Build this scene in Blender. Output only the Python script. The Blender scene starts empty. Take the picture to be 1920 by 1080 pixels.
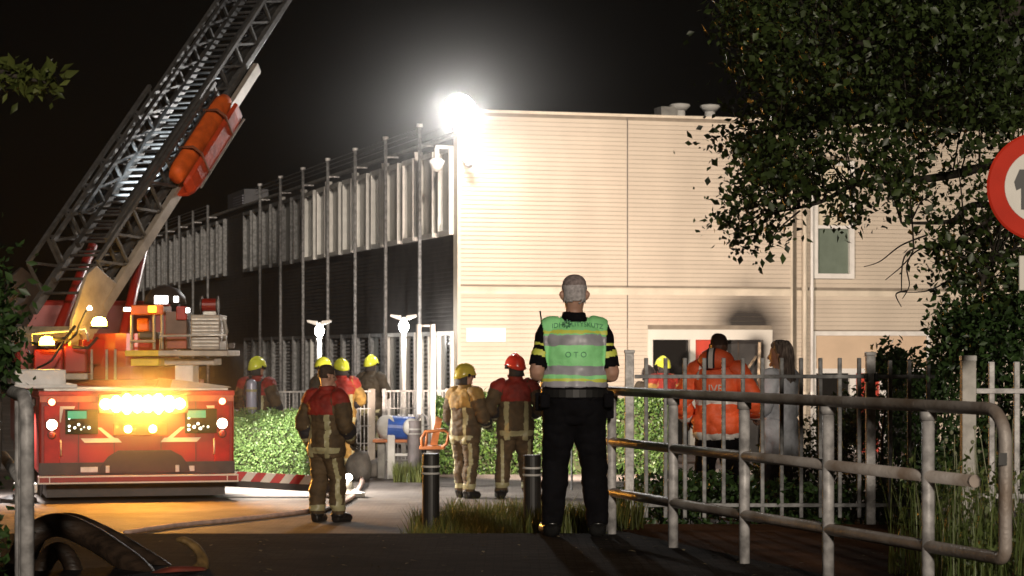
import bpy, bmesh, math, random
import numpy as np
from mathutils import Vector, Matrix, noise
from mathutils.bvhtree import BVHTree

random.seed(7)
SC = bpy.context.scene
COL = SC.collection
# ------------------------------------------------------------------ camera, world, sun, exposure
F, CAMZ, HY = 4400.0, 1.31, 660.0        # focal length in photo pixels, eye height, horizon row of the photo
cam_d = bpy.data.cameras.new('camera'); cam = bpy.data.objects.new('camera', cam_d); COL.objects.link(cam)
cam_d.sensor_width = 36.0; cam_d.lens = 36.0 * F / 1920.0
cam_d.shift_y = (HY - 540.0) / 1920.0
cam_d.clip_start = 0.1; cam_d.clip_end = 2000
cam.location = (0, 0, CAMZ); cam.rotation_euler = (math.pi / 2, 0, 0)
cam_d.dof.use_dof = True; cam_d.dof.focus_distance = 19.0; cam_d.dof.aperture_fstop = 5.6
SC.camera = cam
W = bpy.data.worlds.new('World'); SC.world = W; W.use_nodes = True
nt = W.node_tree; bg = nt.nodes['Background']
sky = nt.nodes.new('ShaderNodeTexSky'); sky.sky_type = 'NISHITA'; sky.sun_disc = False
SUN_EL, SUN_AZ = math.radians(13), math.radians(173.5)      # moon-low fill from behind the camera, to its right
sky.sun_elevation = math.radians(1.0); sky.sun_rotation = SUN_AZ
nt.links.new(sky.outputs[0], bg.inputs[0]); bg.inputs[1].default_value = 0.0003
sd = bpy.data.lights.new('sun', 'SUN'); sun = bpy.data.objects.new('sun', sd); COL.objects.link(sun)
sd.energy = 1.75; sd.angle = math.radians(3.0); sd.color = (1.0, 0.87, 0.72)
sv = Vector((math.sin(SUN_AZ) * math.cos(SUN_EL), math.cos(SUN_AZ) * math.cos(SUN_EL), math.sin(SUN_EL)))
sun.rotation_euler = sv.to_track_quat('Z', 'Y').to_euler()
vs = SC.view_settings
vs.view_transform = 'Standard'; vs.look = 'None'; vs.exposure = 0.0; vs.gamma = 1.0; vs.use_curve_mapping = False
SC.render.engine = 'CYCLES'
cy = SC.cycles
cy.use_denoising = True; cy.max_bounces = 5; cy.diffuse_bounces = 2; cy.glossy_bounces = 2
cy.transmission_bounces = 3; cy.volume_bounces = 0; cy.transparent_max_bounces = 6
cy.volume_step_rate = 3.0; cy.volume_max_steps = 64; cy.sample_clamp_indirect = 4.0; cy.caustics_reflective = False; cy.caustics_refractive = False

def at(px, py, D): return Vector(((px - 960) / F * D, D, CAMZ - (py - HY) / F * D))
def X(px, D): return (px - 960) / F * D
def Z(py, D): return CAMZ - (py - HY) / F * D
def smooth(e0, e1, x):
    t = max(0.0, min(1.0, (x - e0) / (e1 - e0))); return t * t * (3 - 2 * t)
def ground_z(x, y):
    left = -0.05 - 0.57 * smooth(17.0, 22.3, y)
    right = -0.16 - 0.46 * max(0.0, min(1.0, (y - 19.6) / 11.5))
    k = smooth(0.7, 1.6, x)
    z = left * (1 - k) + right * k
    if y < 17.0: z = -0.16
    return z

# ------------------------------------------------------------------ materials
MATS = {}
def mat(name, col, rough=0.6, metal=0.0, var=0.18, scale=6.0, bump=0.0, bscale=40.0, emit=0.0, ecol=None, spec=0.5, col2=None, stretch=None, trans=0.0):
    if name in MATS: return MATS[name]
    m = bpy.data.materials.new(name); m.use_nodes = True; MATS[name] = m
    n = m.node_tree.nodes; l = m.node_tree.links; b = n['Principled BSDF']
    b.inputs['Roughness'].default_value = rough; b.inputs['Metallic'].default_value = metal
    b.inputs['Specular IOR Level'].default_value = spec
    b.inputs['Transmission Weight'].default_value = trans
    tc = n.new('ShaderNodeTexCoord'); vec = tc.outputs['Object']
    if stretch:
        mp = n.new('ShaderNodeMapping'); mp.inputs['Scale'].default_value = stretch
        l.new(vec, mp.inputs[0]); vec = mp.outputs[0]
    if var > 0:
        nz = n.new('ShaderNodeTexNoise'); nz.inputs['Scale'].default_value = scale; nz.inputs['Detail'].default_value = 6.0
        l.new(vec, nz.inputs['Vector'])
        rp = n.new('ShaderNodeValToRGB')
        c2 = col2 or tuple(c * (1 - 2 * var) for c in col)
        c1 = tuple(min(1, c * (1 + var * .6)) for c in col)
        rp.color_ramp.elements[0].position = .32; rp.color_ramp.elements[1].position = .68
        rp.color_ramp.elements[0].color = (*c2, 1); rp.color_ramp.elements[1].color = (*c1, 1)
        l.new(nz.outputs[0], rp.inputs[0]); l.new(rp.outputs[0], b.inputs['Base Color'])
    else:
        b.inputs['Base Color'].default_value = (*col, 1)
    if bump > 0:
        bz = n.new('ShaderNodeTexNoise'); bz.inputs['Scale'].default_value = bscale; bz.inputs['Detail'].default_value = 4
        l.new(vec, bz.inputs['Vector'])
        bp = n.new('ShaderNodeBump'); bp.inputs['Strength'].default_value = bump; bp.inputs['Distance'].default_value = 0.02
        l.new(bz.outputs[0], bp.inputs['Height']); l.new(bp.outputs[0], b.inputs['Normal'])
    if emit > 0:
        b.inputs['Emission Color'].default_value = (*(ecol or col), 1); b.inputs['Emission Strength'].default_value = emit
    return m

def leafmat(name, c1, c2, tr=0.25):
    if name in MATS: return MATS[name]
    m = bpy.data.materials.new(name); m.use_nodes = True; MATS[name] = m
    n = m.node_tree.nodes; l = m.node_tree.links; b = n['Principled BSDF']
    g = n.new('ShaderNodeNewGeometry'); rp = n.new('ShaderNodeValToRGB')
    rp.color_ramp.elements[0].color = (*c1, 1); rp.color_ramp.elements[1].color = (*c2, 1)
    l.new(g.outputs['Random Per Island'], rp.inputs[0]); l.new(rp.outputs[0], b.inputs['Base Color'])
    b.inputs['Roughness'].default_value = 0.45
    t = n.new('ShaderNodeBsdfTranslucent'); l.new(rp.outputs[0], t.inputs[0])
    mx = n.new('ShaderNodeMixShader'); mx.inputs[0].default_value = tr
    l.new(b.outputs[0], mx.inputs[1]); l.new(t.outputs[0], mx.inputs[2]); l.new(mx.outputs[0], n['Material Output'].inputs[0])
    return m

def glow(name, col, strength):
    if name in MATS: return MATS[name]
    m = bpy.data.materials.new(name); m.use_nodes = True; MATS[name] = m
    n = m.node_tree.nodes; l = m.node_tree.links
    n.remove(n['Principled BSDF']); e = n.new('ShaderNodeEmission')
    e.inputs[0].default_value = (*col, 1); e.inputs[1].default_value = strength
    l.new(e.outputs[0], n['Material Output'].inputs[0])
    return m

# ------------------------------------------------------------------ mesh builder
WM = {}
def wm(o): return WM.get(o.name, Matrix.Identity(4)) if o else Matrix.Identity(4)
class MB:
    def __init__(s): s.v = []; s.f = []; s.m = []
    def add(s, vs, fs, mi=0):
        k = len(s.v); s.v += [tuple(v) for v in vs]; s.f += [tuple(i + k for i in f) for f in fs]; s.m += [mi] * len(fs); return s
    def box(s, c, d, R=None, mi=0, taper=1.0):
        c = Vector(c); hx, hy, hz = d[0] / 2, d[1] / 2, d[2] / 2
        vs = []
        for z in (-1, 1):
            t = taper if z > 0 else 1.0
            for (x, y) in ((-1, -1), (1, -1), (1, 1), (-1, 1)):
                p = Vector((x * hx * t, y * hy * t, z * hz)); vs.append(c + (R @ p if R else p))
        return s.add(vs, [(3, 2, 1, 0), (4, 5, 6, 7), (0, 1, 5, 4), (1, 2, 6, 5), (2, 3, 7, 6), (3, 0, 4, 7)], mi)
    def span(s, x0, x1, y0, y1, z0, z1, mi=0):
        return s.box(((x0 + x1) / 2, (y0 + y1) / 2, (z0 + z1) / 2), (x1 - x0, y1 - y0, z1 - z0), mi=mi)
    def frame_box(s, fr, s0, s1, n0, n1, z0, z1, mi=0):
        vs = [fr(a, b, z) for z in (z0, z1) for (a, b) in ((s0, n0), (s1, n0), (s1, n1), (s0, n1))]
        return s.add(vs, [(3, 2, 1, 0), (4, 5, 6, 7), (0, 1, 5, 4), (1, 2, 6, 5), (2, 3, 7, 6), (3, 0, 4, 7)], mi)
    def bar(s, p0, p1, w, h, up=(0, 0, 1), mi=0):
        p0, p1 = Vector(p0), Vector(p1); d = (p1 - p0).normalized(); u = Vector(up)
        if abs(d.dot(u)) > .98: u = Vector((1, 0, 0))
        r = d.cross(u).normalized(); u = r.cross(d).normalized()
        vs = []
        for p in (p0, p1):
            for (a, b) in ((-1, -1), (1, -1), (1, 1), (-1, 1)): vs.append(p + r * a * w / 2 + u * b * h / 2)
        return s.add(vs, [(0, 1, 2, 3), (7, 6, 5, 4), (0, 4, 5, 1), (1, 5, 6, 2), (2, 6, 7, 3), (3, 7, 4, 0)], mi)
    def tube(s, pts, r, n=10, mi=0, caps=True, flat=1.0):
        pts = [Vector(p) for p in pts]; rs = r if isinstance(r, (list, tuple)) else [r] * len(pts)
        k = len(s.v); ref = None; rings = []
        for i, p in enumerate(pts):
            d = (pts[min(i + 1, len(pts) - 1)] - pts[max(i - 1, 0)]).normalized()
            if ref is None:
                ref = Vector((0, 0, 1)) if abs(d.z) < .9 else Vector((1, 0, 0))
            a = d.cross(ref).normalized(); ref = a.cross(d).normalized()
            rings.append([p + (a * math.cos(q) + ref * math.sin(q) * flat) * rs[i] for q in (2 * math.pi * j / n for j in range(n))])
        vs = [v for rg in rings for v in rg]; fs = []
        for i in range(len(pts) - 1):
            for j in range(n):
                a = i * n + j; b = i * n + (j + 1) % n; fs.append((b, a, a + n, b + n))
        if caps:
            fs.append(tuple(range(n))); fs.append(tuple(reversed([(len(pts) - 1) * n + j for j in range(n)])))
        return s.add(vs, fs, mi)
    def lathe(s, prof, c=(0, 0, 0), n=20, R=None, mi=0):
        c = Vector(c); vs = []; fs = []
        for (r, z) in prof:
            for j in range(n):
                q = 2 * math.pi * j / n; p = Vector((r * math.cos(q), r * math.sin(q), z)); vs.append(c + (R @ p if R else p))
        for i in range(len(prof) - 1):
            for j in range(n):
                a = i * n + j; b = i * n + (j + 1) % n; fs.append((a, b, b + n, a + n))
        fs.append(tuple(reversed(range(n)))); fs.append(tuple((len(prof) - 1) * n + j for j in range(n)))
        return s.add(vs, fs, mi)
    def prism(s, poly, y0, y1, mi=0):
        n = len(poly); vs = [(x, y0, z) for x, z in poly] + [(x, y1, z) for x, z in poly]
        fs = [tuple(range(n)), tuple(reversed(range(n, 2 * n)))] + [((i + 1) % n, i, i + n, (i + 1) % n + n) for i in range(n)]
        return s.add(vs, fs, mi)
    def build(s, name, mats, parent=None, world=False, sm=False, bevel=0.0):
        me = bpy.data.meshes.new(name); vs = s.v
        if world and parent:
            inv = wm(parent).inverted(); vs = [tuple(inv @ Vector(v)) for v in vs]
        me.from_pydata(vs, [], s.f)
        for m in (mats if isinstance(mats, (list, tuple)) else [mats]): me.materials.append(m)
        me.polygons.foreach_set('material_index', s.m)
        if sm: me.polygons.foreach_set('use_smooth', [True] * len(s.f))
        me.update()
        return link(name, me, parent, bevel)
def link(name, me, parent=None, bevel=0.0):
    o = bpy.data.objects.new(name, me); COL.objects.link(o); o.parent = parent
    WM[o.name] = wm(parent).copy()
    if bevel > 0:
        b = o.modifiers.new('bevel', 'BEVEL'); b.width = bevel; b.segments = 2; b.limit_method = 'ANGLE'
    return o
def tag(o, label=None, cat=None, group=None, kind=None):
    if label: o['label'] = label
    if cat: o['category'] = cat
    if group: o['group'] = group
    if kind: o['kind'] = kind
    return o
def thing(name, label, cat, loc=(0, 0, 0), rz=0.0, group=None):
    o = bpy.data.objects.new(name, None); COL.objects.link(o); o.empty_display_size = .2
    o.location = loc; o.rotation_euler = (0, 0, rz)
    WM[o.name] = Matrix.Translation(Vector(loc)) @ Matrix.Rotation(rz, 4, 'Z')
    return tag(o, label, cat, group)
def copy_tree(o, parent=None, loc=None, label=None):
    c = o.copy(); COL.objects.link(c); c.parent = parent
    if loc is not None: c.location = loc
    if label: c['label'] = label
    WM[c.name] = (Matrix.Translation(Vector(c.location)) @ Matrix.Rotation(c.rotation_euler[2], 4, 'Z')) if parent is None else wm(parent).copy()
    for ch in list(o.children): copy_tree(ch, c)
    return c
def lamp(name, kind, loc, energy, col, parent=None, aim=None, size=0.05, angle=60, blend=.6):
    d = bpy.data.lights.new(name, kind); o = bpy.data.objects.new(name, d); COL.objects.link(o)
    d.energy = energy; d.color = col; d.shadow_soft_size = size
    if kind == 'SPOT': d.spot_size = math.radians(angle); d.spot_blend = blend
    M = Matrix.Translation(Vector(loc))
    if aim is not None: M = M @ (Vector(loc) - Vector(aim)).to_track_quat('Z', 'Y').to_matrix().to_4x4()
    if parent:
        o.parent = parent; M = wm(parent).inverted() @ M
    o.matrix_basis = M
    return o

def spline(pts, n=8):
    pts = [Vector(p) for p in pts]; out = []
    for i in range(len(pts) - 1):
        p0, p1, p2, p3 = pts[max(i - 1, 0)], pts[i], pts[i + 1], pts[min(i + 2, len(pts) - 1)]
        for j in range(n):
            t = j / n; out.append(.5 * ((2 * p1) + (p2 - p0) * t + (2 * p0 - 5 * p1 + 4 * p2 - p3) * t * t + (-p0 + 3 * p1 - 3 * p2 + p3) * t ** 3))
    return out + [pts[-1]]

# common materials
asphalt = mat('asphalt', (.035, .033, .035), .95, spec=0.02, var=.5, scale=2.6, col2=(.012, .011, .012), bump=.6, bscale=60, stretch=(.35, 3, 1))
paving = mat('paving', (.26, .24, .22), .75, var=.22, scale=1.2, bump=.5, bscale=30)
brown_path = mat('brown_path', (.12, .055, .028), .9, spec=.02, var=.25, scale=2.5, bump=.4, bscale=50)
soil = mat('soil', (.055, .045, .03), .95, var=.3, scale=2, bump=.6, bscale=20)
galv = mat('galvanised_steel', (.60, .58, .57), .5, .12, var=.28, scale=14, bump=.12, bscale=50)
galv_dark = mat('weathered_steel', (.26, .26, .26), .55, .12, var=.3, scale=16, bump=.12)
white_paint = mat('white_paint', (.78, .76, .72), .45, var=.07, scale=5)
dark_siding = mat('dark_siding', (.055, .05, .047), .6, var=.2, scale=3)
glass_dark = mat('window_glass', (.014, .013, .012), .08, var=.0, spec=.35)
curtain = mat('curtained_glass', (.38, .38, .35), .3, var=.2, scale=3, stretch=(1, 1, .15))
roofmat = mat('roof_felt', (.06, .06, .06), .9, var=.2)
red_panel = mat('red_panel', (.52, .055, .03), .5, var=.08, scale=4)
peach = mat('peach_panel', (.62, .47, .33), .6, var=.06, scale=2)
black_rubber = mat('black_rubber', (.018, .017, .017), .6, var=.2, bump=.2)
# ------------------------------------------------------------------ the setting: ground, road, path
def grid_sheet(name, xs, ys, zf, m):
    vs = [(x, y, zf(x, y)) for y in ys for x in xs]; n = len(xs)
    fs = [(j * n + i, j * n + i + 1, (j + 1) * n + i + 1, (j + 1) * n + i) for j in range(len(ys) - 1) for i in range(n - 1)]
    b = MB().add(vs, fs); return b.build(name, m, sm=True)
xs = [-300, -120, -60, -30] + [-20 + i * .8 for i in range(51)] + [30, 60, 120, 300]
ys = [-60, -20, 0, 8, 14, 16.6, 17.0] + [17.3 + i * .45 for i in range(40)] + [36, 40, 50, 70, 120, 300, 600]
gm = bpy.data.materials.new('lower_yard_paving'); gm.use_nodes = True
n = gm.node_tree.nodes; l = gm.node_tree.links; b = n['Principled BSDF']; b.inputs['Roughness'].default_value = .8; b.inputs['Specular IOR Level'].default_value = .15
tc = n.new('ShaderNodeTexCoord'); nz = n.new('ShaderNodeTexNoise'); nz.inputs['Scale'].default_value = .9; nz.inputs['Detail'].default_value = 8
l.new(tc.outputs['Object'], nz.inputs['Vector'])
bk = n.new('ShaderNodeTexBrick'); bk.inputs['Scale'].default_value = 4.5; bk.inputs['Mortar Size'].default_value = .012
bk.inputs['Color1'].default_value = (.25, .225, .21, 1); bk.inputs['Color2'].default_value = (.19, .17, .16, 1); bk.inputs['Mortar'].default_value = (.11, .10, .09, 1)
l.new(tc.outputs['Object'], bk.inputs['Vector'])
rp = n.new('ShaderNodeValToRGB'); rp.color_ramp.elements[0].position = .35; rp.color_ramp.elements[1].position = .7
rp.color_ramp.elements[0].color = (.55, .52, .5, 1); rp.color_ramp.elements[1].color = (1.1, 1.08, 1.05, 1)
l.new(nz.outputs[0], rp.inputs[0])
mx = n.new('ShaderNodeMix'); mx.data_type = 'RGBA'; mx.blend_type = 'MULTIPLY'; mx.inputs[0].default_value = 1
l.new(bk.outputs[0], mx.inputs[6]); l.new(rp.outputs[0], mx.inputs[7]); l.new(mx.outputs[2], b.inputs['Base Color'])
bp = n.new('ShaderNodeBump'); bp.inputs['Strength'].default_value = .5; bp.inputs['Distance'].default_value = .01
l.new(bk.outputs[1], bp.inputs['Height']); bp.invert = True; l.new(bp.outputs[0], b.inputs['Normal'])
tag(grid_sheet('ground', xs, ys, ground_z, gm), 'pale paved yard in front of the building', kind='structure')

road_m = bpy.data.materials.new('dark_clinker_road'); road_m.use_nodes = True
n = road_m.node_tree.nodes; l = road_m.node_tree.links; b = n['Principled BSDF']; b.inputs['Roughness'].default_value = .9; b.inputs['Specular IOR Level'].default_value = .03
tc = n.new('ShaderNodeTexCoord'); bk = n.new('ShaderNodeTexBrick'); bk.inputs['Scale'].default_value = 4.4; bk.inputs['Mortar Size'].default_value = .018; bk.inputs['Bias'].default_value = -.2
bk.inputs['Color1'].default_value = (.022, .021, .023, 1); bk.inputs['Color2'].default_value = (.05, .045, .043, 1); bk.inputs['Mortar'].default_value = (.012, .011, .010, 1)
l.new(tc.outputs['Object'], bk.inputs['Vector'])
nz = n.new('ShaderNodeTexNoise'); nz.inputs['Scale'].default_value = .8; nz.inputs['Detail'].default_value = 9; l.new(tc.outputs['Object'], nz.inputs['Vector'])
rp = n.new('ShaderNodeValToRGB'); rp.color_ramp.elements[0].position = .35; rp.color_ramp.elements[1].position = .72; rp.color_ramp.elements[0].color = (.35, .33, .33, 1); rp.color_ramp.elements[1].color = (1.5, 1.45, 1.4, 1); l.new(nz.outputs[0], rp.inputs[0])
mx = n.new('ShaderNodeMix'); mx.data_type = 'RGBA'; mx.blend_type = 'MULTIPLY'; mx.inputs[0].default_value = 1; l.new(bk.outputs[0], mx.inputs[6]); l.new(rp.outputs[0], mx.inputs[7]); l.new(mx.outputs[2], b.inputs['Base Color'])
bp = n.new('ShaderNodeBump'); bp.inputs['Strength'].default_value = .8; bp.inputs['Distance'].default_value = .012; bp.invert = True; l.new(bk.outputs[1], bp.inputs['Height']); l.new(bp.outputs[0], b.inputs['Normal'])
# road slab: its right edge follows the guard railing
RA, RB = Vector((X(1147, 16.9), 16.9, 0)), Vector((X(1740, 12.2), 12.2, 0)); RD = (RB - RA).normalized()
def rail_pt(t, z=0.0): p = RA + (RB - RA) * t; return Vector((p.x, p.y, z))
road_out = Vector((-RD.y, RD.x, 0)) * -0.16
if road_out.x < 0: road_out = -road_out
e0 = rail_pt(-.08) + road_out; e1 = rail_pt(3.6) + road_out
poly = [(-60, -20), (e1.x, -20), (e1.x, e1.y), (e0.x, e0.y)]
edge = []
for i in range(61):
    x = e0.x - .02 - i * .5; edge.append((x, 16.95 + .07 * noise.noise(Vector((x * 1.3, 0, 3))) - .0 * i))
poly = poly + edge + [(-60, 16.9)]
mb = MB(); k = len(poly)
mb.add([(x, y, 0) for x, y in poly] + [(x, y, -.3) for x, y in poly], [tuple(range(k))] + [((i + 1) % k, i, i + k, (i + 1) % k + k) for i in range(k)])
tag(mb.build('road', road_m), 'dark near road surface', kind='structure')
# brown footpath beyond the railing, a kerb step lower
a = rail_pt(-.1) + road_out * 1.02; c = rail_pt(3.6) + road_out * 1.02
pp = [(a.x, a.y), (c.x, c.y), (9.5, c.y), (9.5, 19.35), (4.2, 19.35), (.98, 19.45), (.80, 18.3)]
mb = MB().add([(x, y, -.115) for x, y in pp] + [(x, y, -.3) for x, y in pp], [tuple(range(7))] + [((i + 1) % 7, i, i + 7, (i + 1) % 7 + 7) for i in range(7)])
o = mb.build('footpath', brown_path); tag(o, 'brown footpath between railing and bar fence', kind='structure')
bm_ = bmesh.new(); bm_.from_mesh(o.data); bmesh.ops.recalc_face_normals(bm_, faces=bm_.faces); bm_.to_mesh(o.data)
o = bpy.data.objects['road']; bm_ = bmesh.new(); bm_.from_mesh(o.data); bmesh.ops.recalc_face_normals(bm_, faces=bm_.faces); bm_.to_mesh(o.data)

# ------------------------------------------------------------------ the building
CX, CY = X(860, 42.7), 42.7
SL = 1317.0 / F; nrm = math.sqrt(1 + SL * SL)
BX, BY = 1 / nrm, SL / nrm                    # along the pale front wall (to the right)
AX, AY = -SL / nrm, 1 / nrm                   # along the dark side wall (away)
GZ = -0.62
def front(s, n_, z): return Vector((CX + BX * s + BY * n_, CY + BY * s - BX * n_, z))      # n_ > 0 stands out of the wall
def side(s, n_, z): return Vector((CX + AX * s - AY * n_, CY + AY * s + AX * n_, z))
def sf(px, n_=0.0):
    k = (px - 960) / F; x0, y0 = CX + BY * n_, CY - BX * n_; return (x0 - k * y0) / (k * BY - BX)
def zf(px, py): return Z(py, CY + BY * sf(px))
def ss(px, n_=0.0):
    k = (px - 960) / F; x0, y0 = CX - AY * n_, CY + AX * n_; return (x0 - k * y0) / (k * AY - AX)
ANGF = math.atan2(BY, BX); ANGS = math.atan2(AY, AX)

# siding with a soot stain above the burnt doorway (world position)
def siding_mat(name, base, soot=None):
    m = bpy.data.materials.new(name); m.use_nodes = True
    n = m.node_tree.nodes; l = m.node_tree.links; b = n['Principled BSDF']; b.inputs['Roughness'].default_value = .5
    g = n.new('ShaderNodeNewGeometry'); nz = n.new('ShaderNodeTexNoise'); nz.inputs['Scale'].default_value = 1.1; nz.inputs['Detail'].default_value = 7
    mp = n.new('ShaderNodeMapping'); mp.inputs['Scale'].default_value = (1.6, 1.6, .5); l.new(g.outputs['Position'], mp.inputs[0]); l.new(mp.outputs[0], nz.inputs['Vector'])
    rp = n.new('ShaderNodeValToRGB'); rp.color_ramp.elements[0].position = .3; rp.color_ramp.elements[1].position = .75
    rp.color_ramp.elements[0].color = (*[c * .86 for c in base], 1); rp.color_ramp.elements[1].color = (*base, 1); l.new(nz.outputs[0], rp.inputs[0])
    oi = n.new('ShaderNodeObjectInfo'); mr = n.new('ShaderNodeMapRange'); mr.inputs[3].default_value = .965; mr.inputs[4].default_value = 1.02
    l.new(oi.outputs['Random'], mr.inputs[0])
    mm = n.new('ShaderNodeMix'); mm.data_type = 'RGBA'; mm.blend_type = 'MULTIPLY'; mm.inputs[0].default_value = 1
    l.new(rp.outputs[0], mm.inputs[6]); l.new(mr.outputs[0], mm.inputs[7])
    out = mm.outputs[2]
    if soot:
        c, rx, zt, zb = soot
        sx = n.new('ShaderNodeSeparateXYZ'); l.new(g.outputs['Position'], sx.inputs[0])
        def math_(op, a, b_=None, clamp=False):
            q = n.new('ShaderNodeMath'); q.operation = op; q.use_clamp = clamp
            for i, v in enumerate((a, b_)):
                if v is None: continue
                if isinstance(v, (int, float)): q.inputs[i].default_value = v
                else: l.new(v, q.inputs[i])
            return q.outputs[0]
        nz2 = n.new('ShaderNodeTexNoise'); nz2.inputs['Scale'].default_value = 2.6; nz2.inputs['Detail'].default_value = 6
        l.new(g.outputs['Position'], nz2.inputs['Vector'])
        wob = math_('MULTIPLY', math_('SUBTRACT', nz2.outputs[0], .5), .75)
        hx = math_('DIVIDE', math_('ABSOLUTE', math_('SUBTRACT', sx.outputs[0], c)), rx)
        hx = math_('ADD', hx, wob)
        hx = math_('MAXIMUM', hx, 0.0); fx = math_('EXPONENT', math_('MULTIPLY', math_('MULTIPLY', hx, hx), -1.1))
        fz = math_('DIVIDE', math_('SUBTRACT', zt, sx.outputs[2]), zt - zb, True)
        fz = math_('POWER', math_('ADD', fz, math_('MULTIPLY', wob, .4), True), 2.0)
        fac = math_('MULTIPLY', math_('MULTIPLY', math_('POWER', fx, 1.0), fz), 1.5, True)
        mk = n.new('ShaderNodeMix'); mk.data_type = 'RGBA'; l.new(fac, mk.inputs[0]); l.new(out, mk.inputs[6]); mk.inputs[7].default_value = (.03, .024, .02, 1)
        out = mk.outputs[2]
    l.new(out, b.inputs['Base Color'])
    return m
CREAM = (.64, .555, .45)
sc_c = front(sf(1402), 0, 0).x
siding_m = siding_mat('cream_siding', CREAM, (sc_c, .62, zf(1400, 470), zf(1400, 606)))
trim_m = mat('cream_trim', (.70, .62, .50), .5, var=.08, scale=3)
core_m = mat('wall_core', (.26, .22, .17), .8, var=.1)

school = thing('building', 'two-storey block with pale lapboard front and dark windowed side', 'building', (CX, CY, GZ))
def cells(s0, s1, z0, z1, holes):
    ss_ = sorted({s0, s1} | {min(max(h[i], s0), s1) for h in holes for i in (0, 1)}); zs = sorted({z0, z1} | {min(max(h[i], z0), z1) for h in holes for i in (2, 3)})
    for a, b_ in zip(ss_, ss_[1:]):
        for c_, d in zip(zs, zs[1:]):
            if b_ - a < 1e-4 or d - c_ < 1e-4: continue
            m_, q = (a + b_) / 2, (c_ + d) / 2
            if not any(h[0] < m_ < h[1] and h[2] < q < h[3] for h in holes): yield a, b_, c_, d
S_SEAM, S_END = sf(1176), sf(1484)
S_W0, S_W1 = sf(1500), sf(2300)
TOPZ = zf(905, 209); BANDZ = zf(860, 545)
door = (sf(1214), sf(1447), GZ, zf(1300, 618))
win_up = (sf(1529), sf(1606), zf(1560, 522), zf(1560, 300))
wing_low = (sf(1530), sf(1748), GZ, zf(1600, 621))
mb = MB()
for (a, b_, c_, d) in cells(0, S_END, GZ - .1, TOPZ - .02, [door]): mb.frame_box(front, a, b_, -.25, -.004, c_, d)
mb.build('front_wall', core_m, school, world=True)
mb = MB()
WN = -.16                                      # the wing stands a little back
for (a, b_, c_, d) in cells(S_W0 - .15, S_W1, GZ - .1, TOPZ - .05, [win_up, wing_low]): mb.frame_box(front, a, b_, WN - .25, WN - .004, c_, d)
mb.build('wing_wall', core_m, school, world=True)
# body of the building behind the walls
mb = MB(); mb.frame_box(front, .25, S_END, -9.0, -2.2, GZ - .1, TOPZ - .35); mb.frame_box(front, S_END, S_W1, -9, -2.2, GZ - .1, TOPZ - .4)
mb.build('core', core_m, school, world=True)
mb = MB().frame_box(front, .02, S_END - .02, -9.0, -.26, TOPZ - .34, TOPZ - .2).frame_box(front, S_END + .02, S_W1, -9.0, -.45, TOPZ - .39, TOPZ - .25)
mb.build('roof', roofmat, school, world=True)

# lapboards, one object each (a shared mesh stretched to length)
PITCH = .081
me = bpy.data.meshes.new('siding_board')
pf = [(0, .005), (-.020, .005), (-.020, .013), (-.013, PITCH), (0, PITCH)]
me.from_pydata([(x, y, z) for x in (0, 1) for y, z in pf], [], [(0, 1, 2, 3, 4), (9, 8, 7, 6, 5)] + [((i + 1) % 5, i, i + 5, (i + 1) % 5 + 5) for i in range(5)])
me.materials.append(siding_m)
def board(fr, s0, s1, n_, z):
    o = bpy.data.objects.new('siding_board', me); COL.objects.link(o); o.parent = school
    p = fr(s0, n_, z) - Vector((CX, CY, GZ)); o.location = p; o.rotation_euler = (0, 0, ANGF); o.scale = (s1 - s0, 1, 1)
def subtract(a, b_, holes):
    segs = [(a, b_)]
    for h0, h1 in holes:
        new = []
        for (p, q) in segs:
            if h1 <= p or h0 >= q: new.append((p, q)); continue
            if h0 > p: new.append((p, h0))
            if h1 < q: new.append((h1, q))
        segs = new
    return [(p, q) for p, q in segs if q - p > .03]
rows = int((TOPZ - .05 - GZ) / PITCH)
for r in range(rows):
    z = GZ + r * PITCH
    if abs(z + PITCH / 2 - BANDZ) < .085: continue
    hs = [(door[0], door[1])] if z < door[3] else []
    for a, b_ in ((.03, S_SEAM - .012), (S_SEAM + .012, S_END - .02)):
        for p, q in subtract(a, b_, hs): board(front, p, q, 0, z)
    if z < TOPZ - .15:
        hs = ([(wing_low[0], wing_low[1])] if z < wing_low[3] else []) + ([(win_up[0], win_up[1])] if win_up[2] - .02 < z < win_up[3] else [])
        for p, q in subtract(S_W0, sf(2060), hs): board(front, p, q, WN, z)
mb = MB().frame_box(front, -.01, S_END, 0, .035, BANDZ - .055, BANDZ + .06).frame_box(front, -.01, S_END, .0, .05, BANDZ + .062, BANDZ + .078)
mb.build('floor_band', trim_m, school, world=True)
mb = MB().frame_box(front, S_W0, sf(2060), WN, WN + .03, BANDZ - .05, BANDZ + .06); mb.build('floor_band', trim_m, school, world=True)
MB().frame_box(front, -.03, S_END + .01, -.28, .05, TOPZ - .02, TOPZ + .03).build('parapet_cap', trim_m, school, world=True)
MB().frame_box(front, S_END + .02, S_W1, -.45, WN + .05, TOPZ - .05, TOPZ).build('parapet_cap', trim_m, school, world=True)
MB().frame_box(front, -.03, .028, -.26, .03, GZ, TOPZ - .022).build('corner_trim', trim_m, school, world=True)
MB().frame_box(front, S_END - .02, S_END + .015, -.4, .03, GZ, TOPZ - .022).build('corner_trim', trim_m, school, world=True)
MB().frame_box(front, S_SEAM - .01, S_SEAM + .01, -.002, .012, door[3] + .02, TOPZ - .022).build('joint_strip', mat('joint', (.16, .14, .12), .6), school, world=True)
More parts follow.
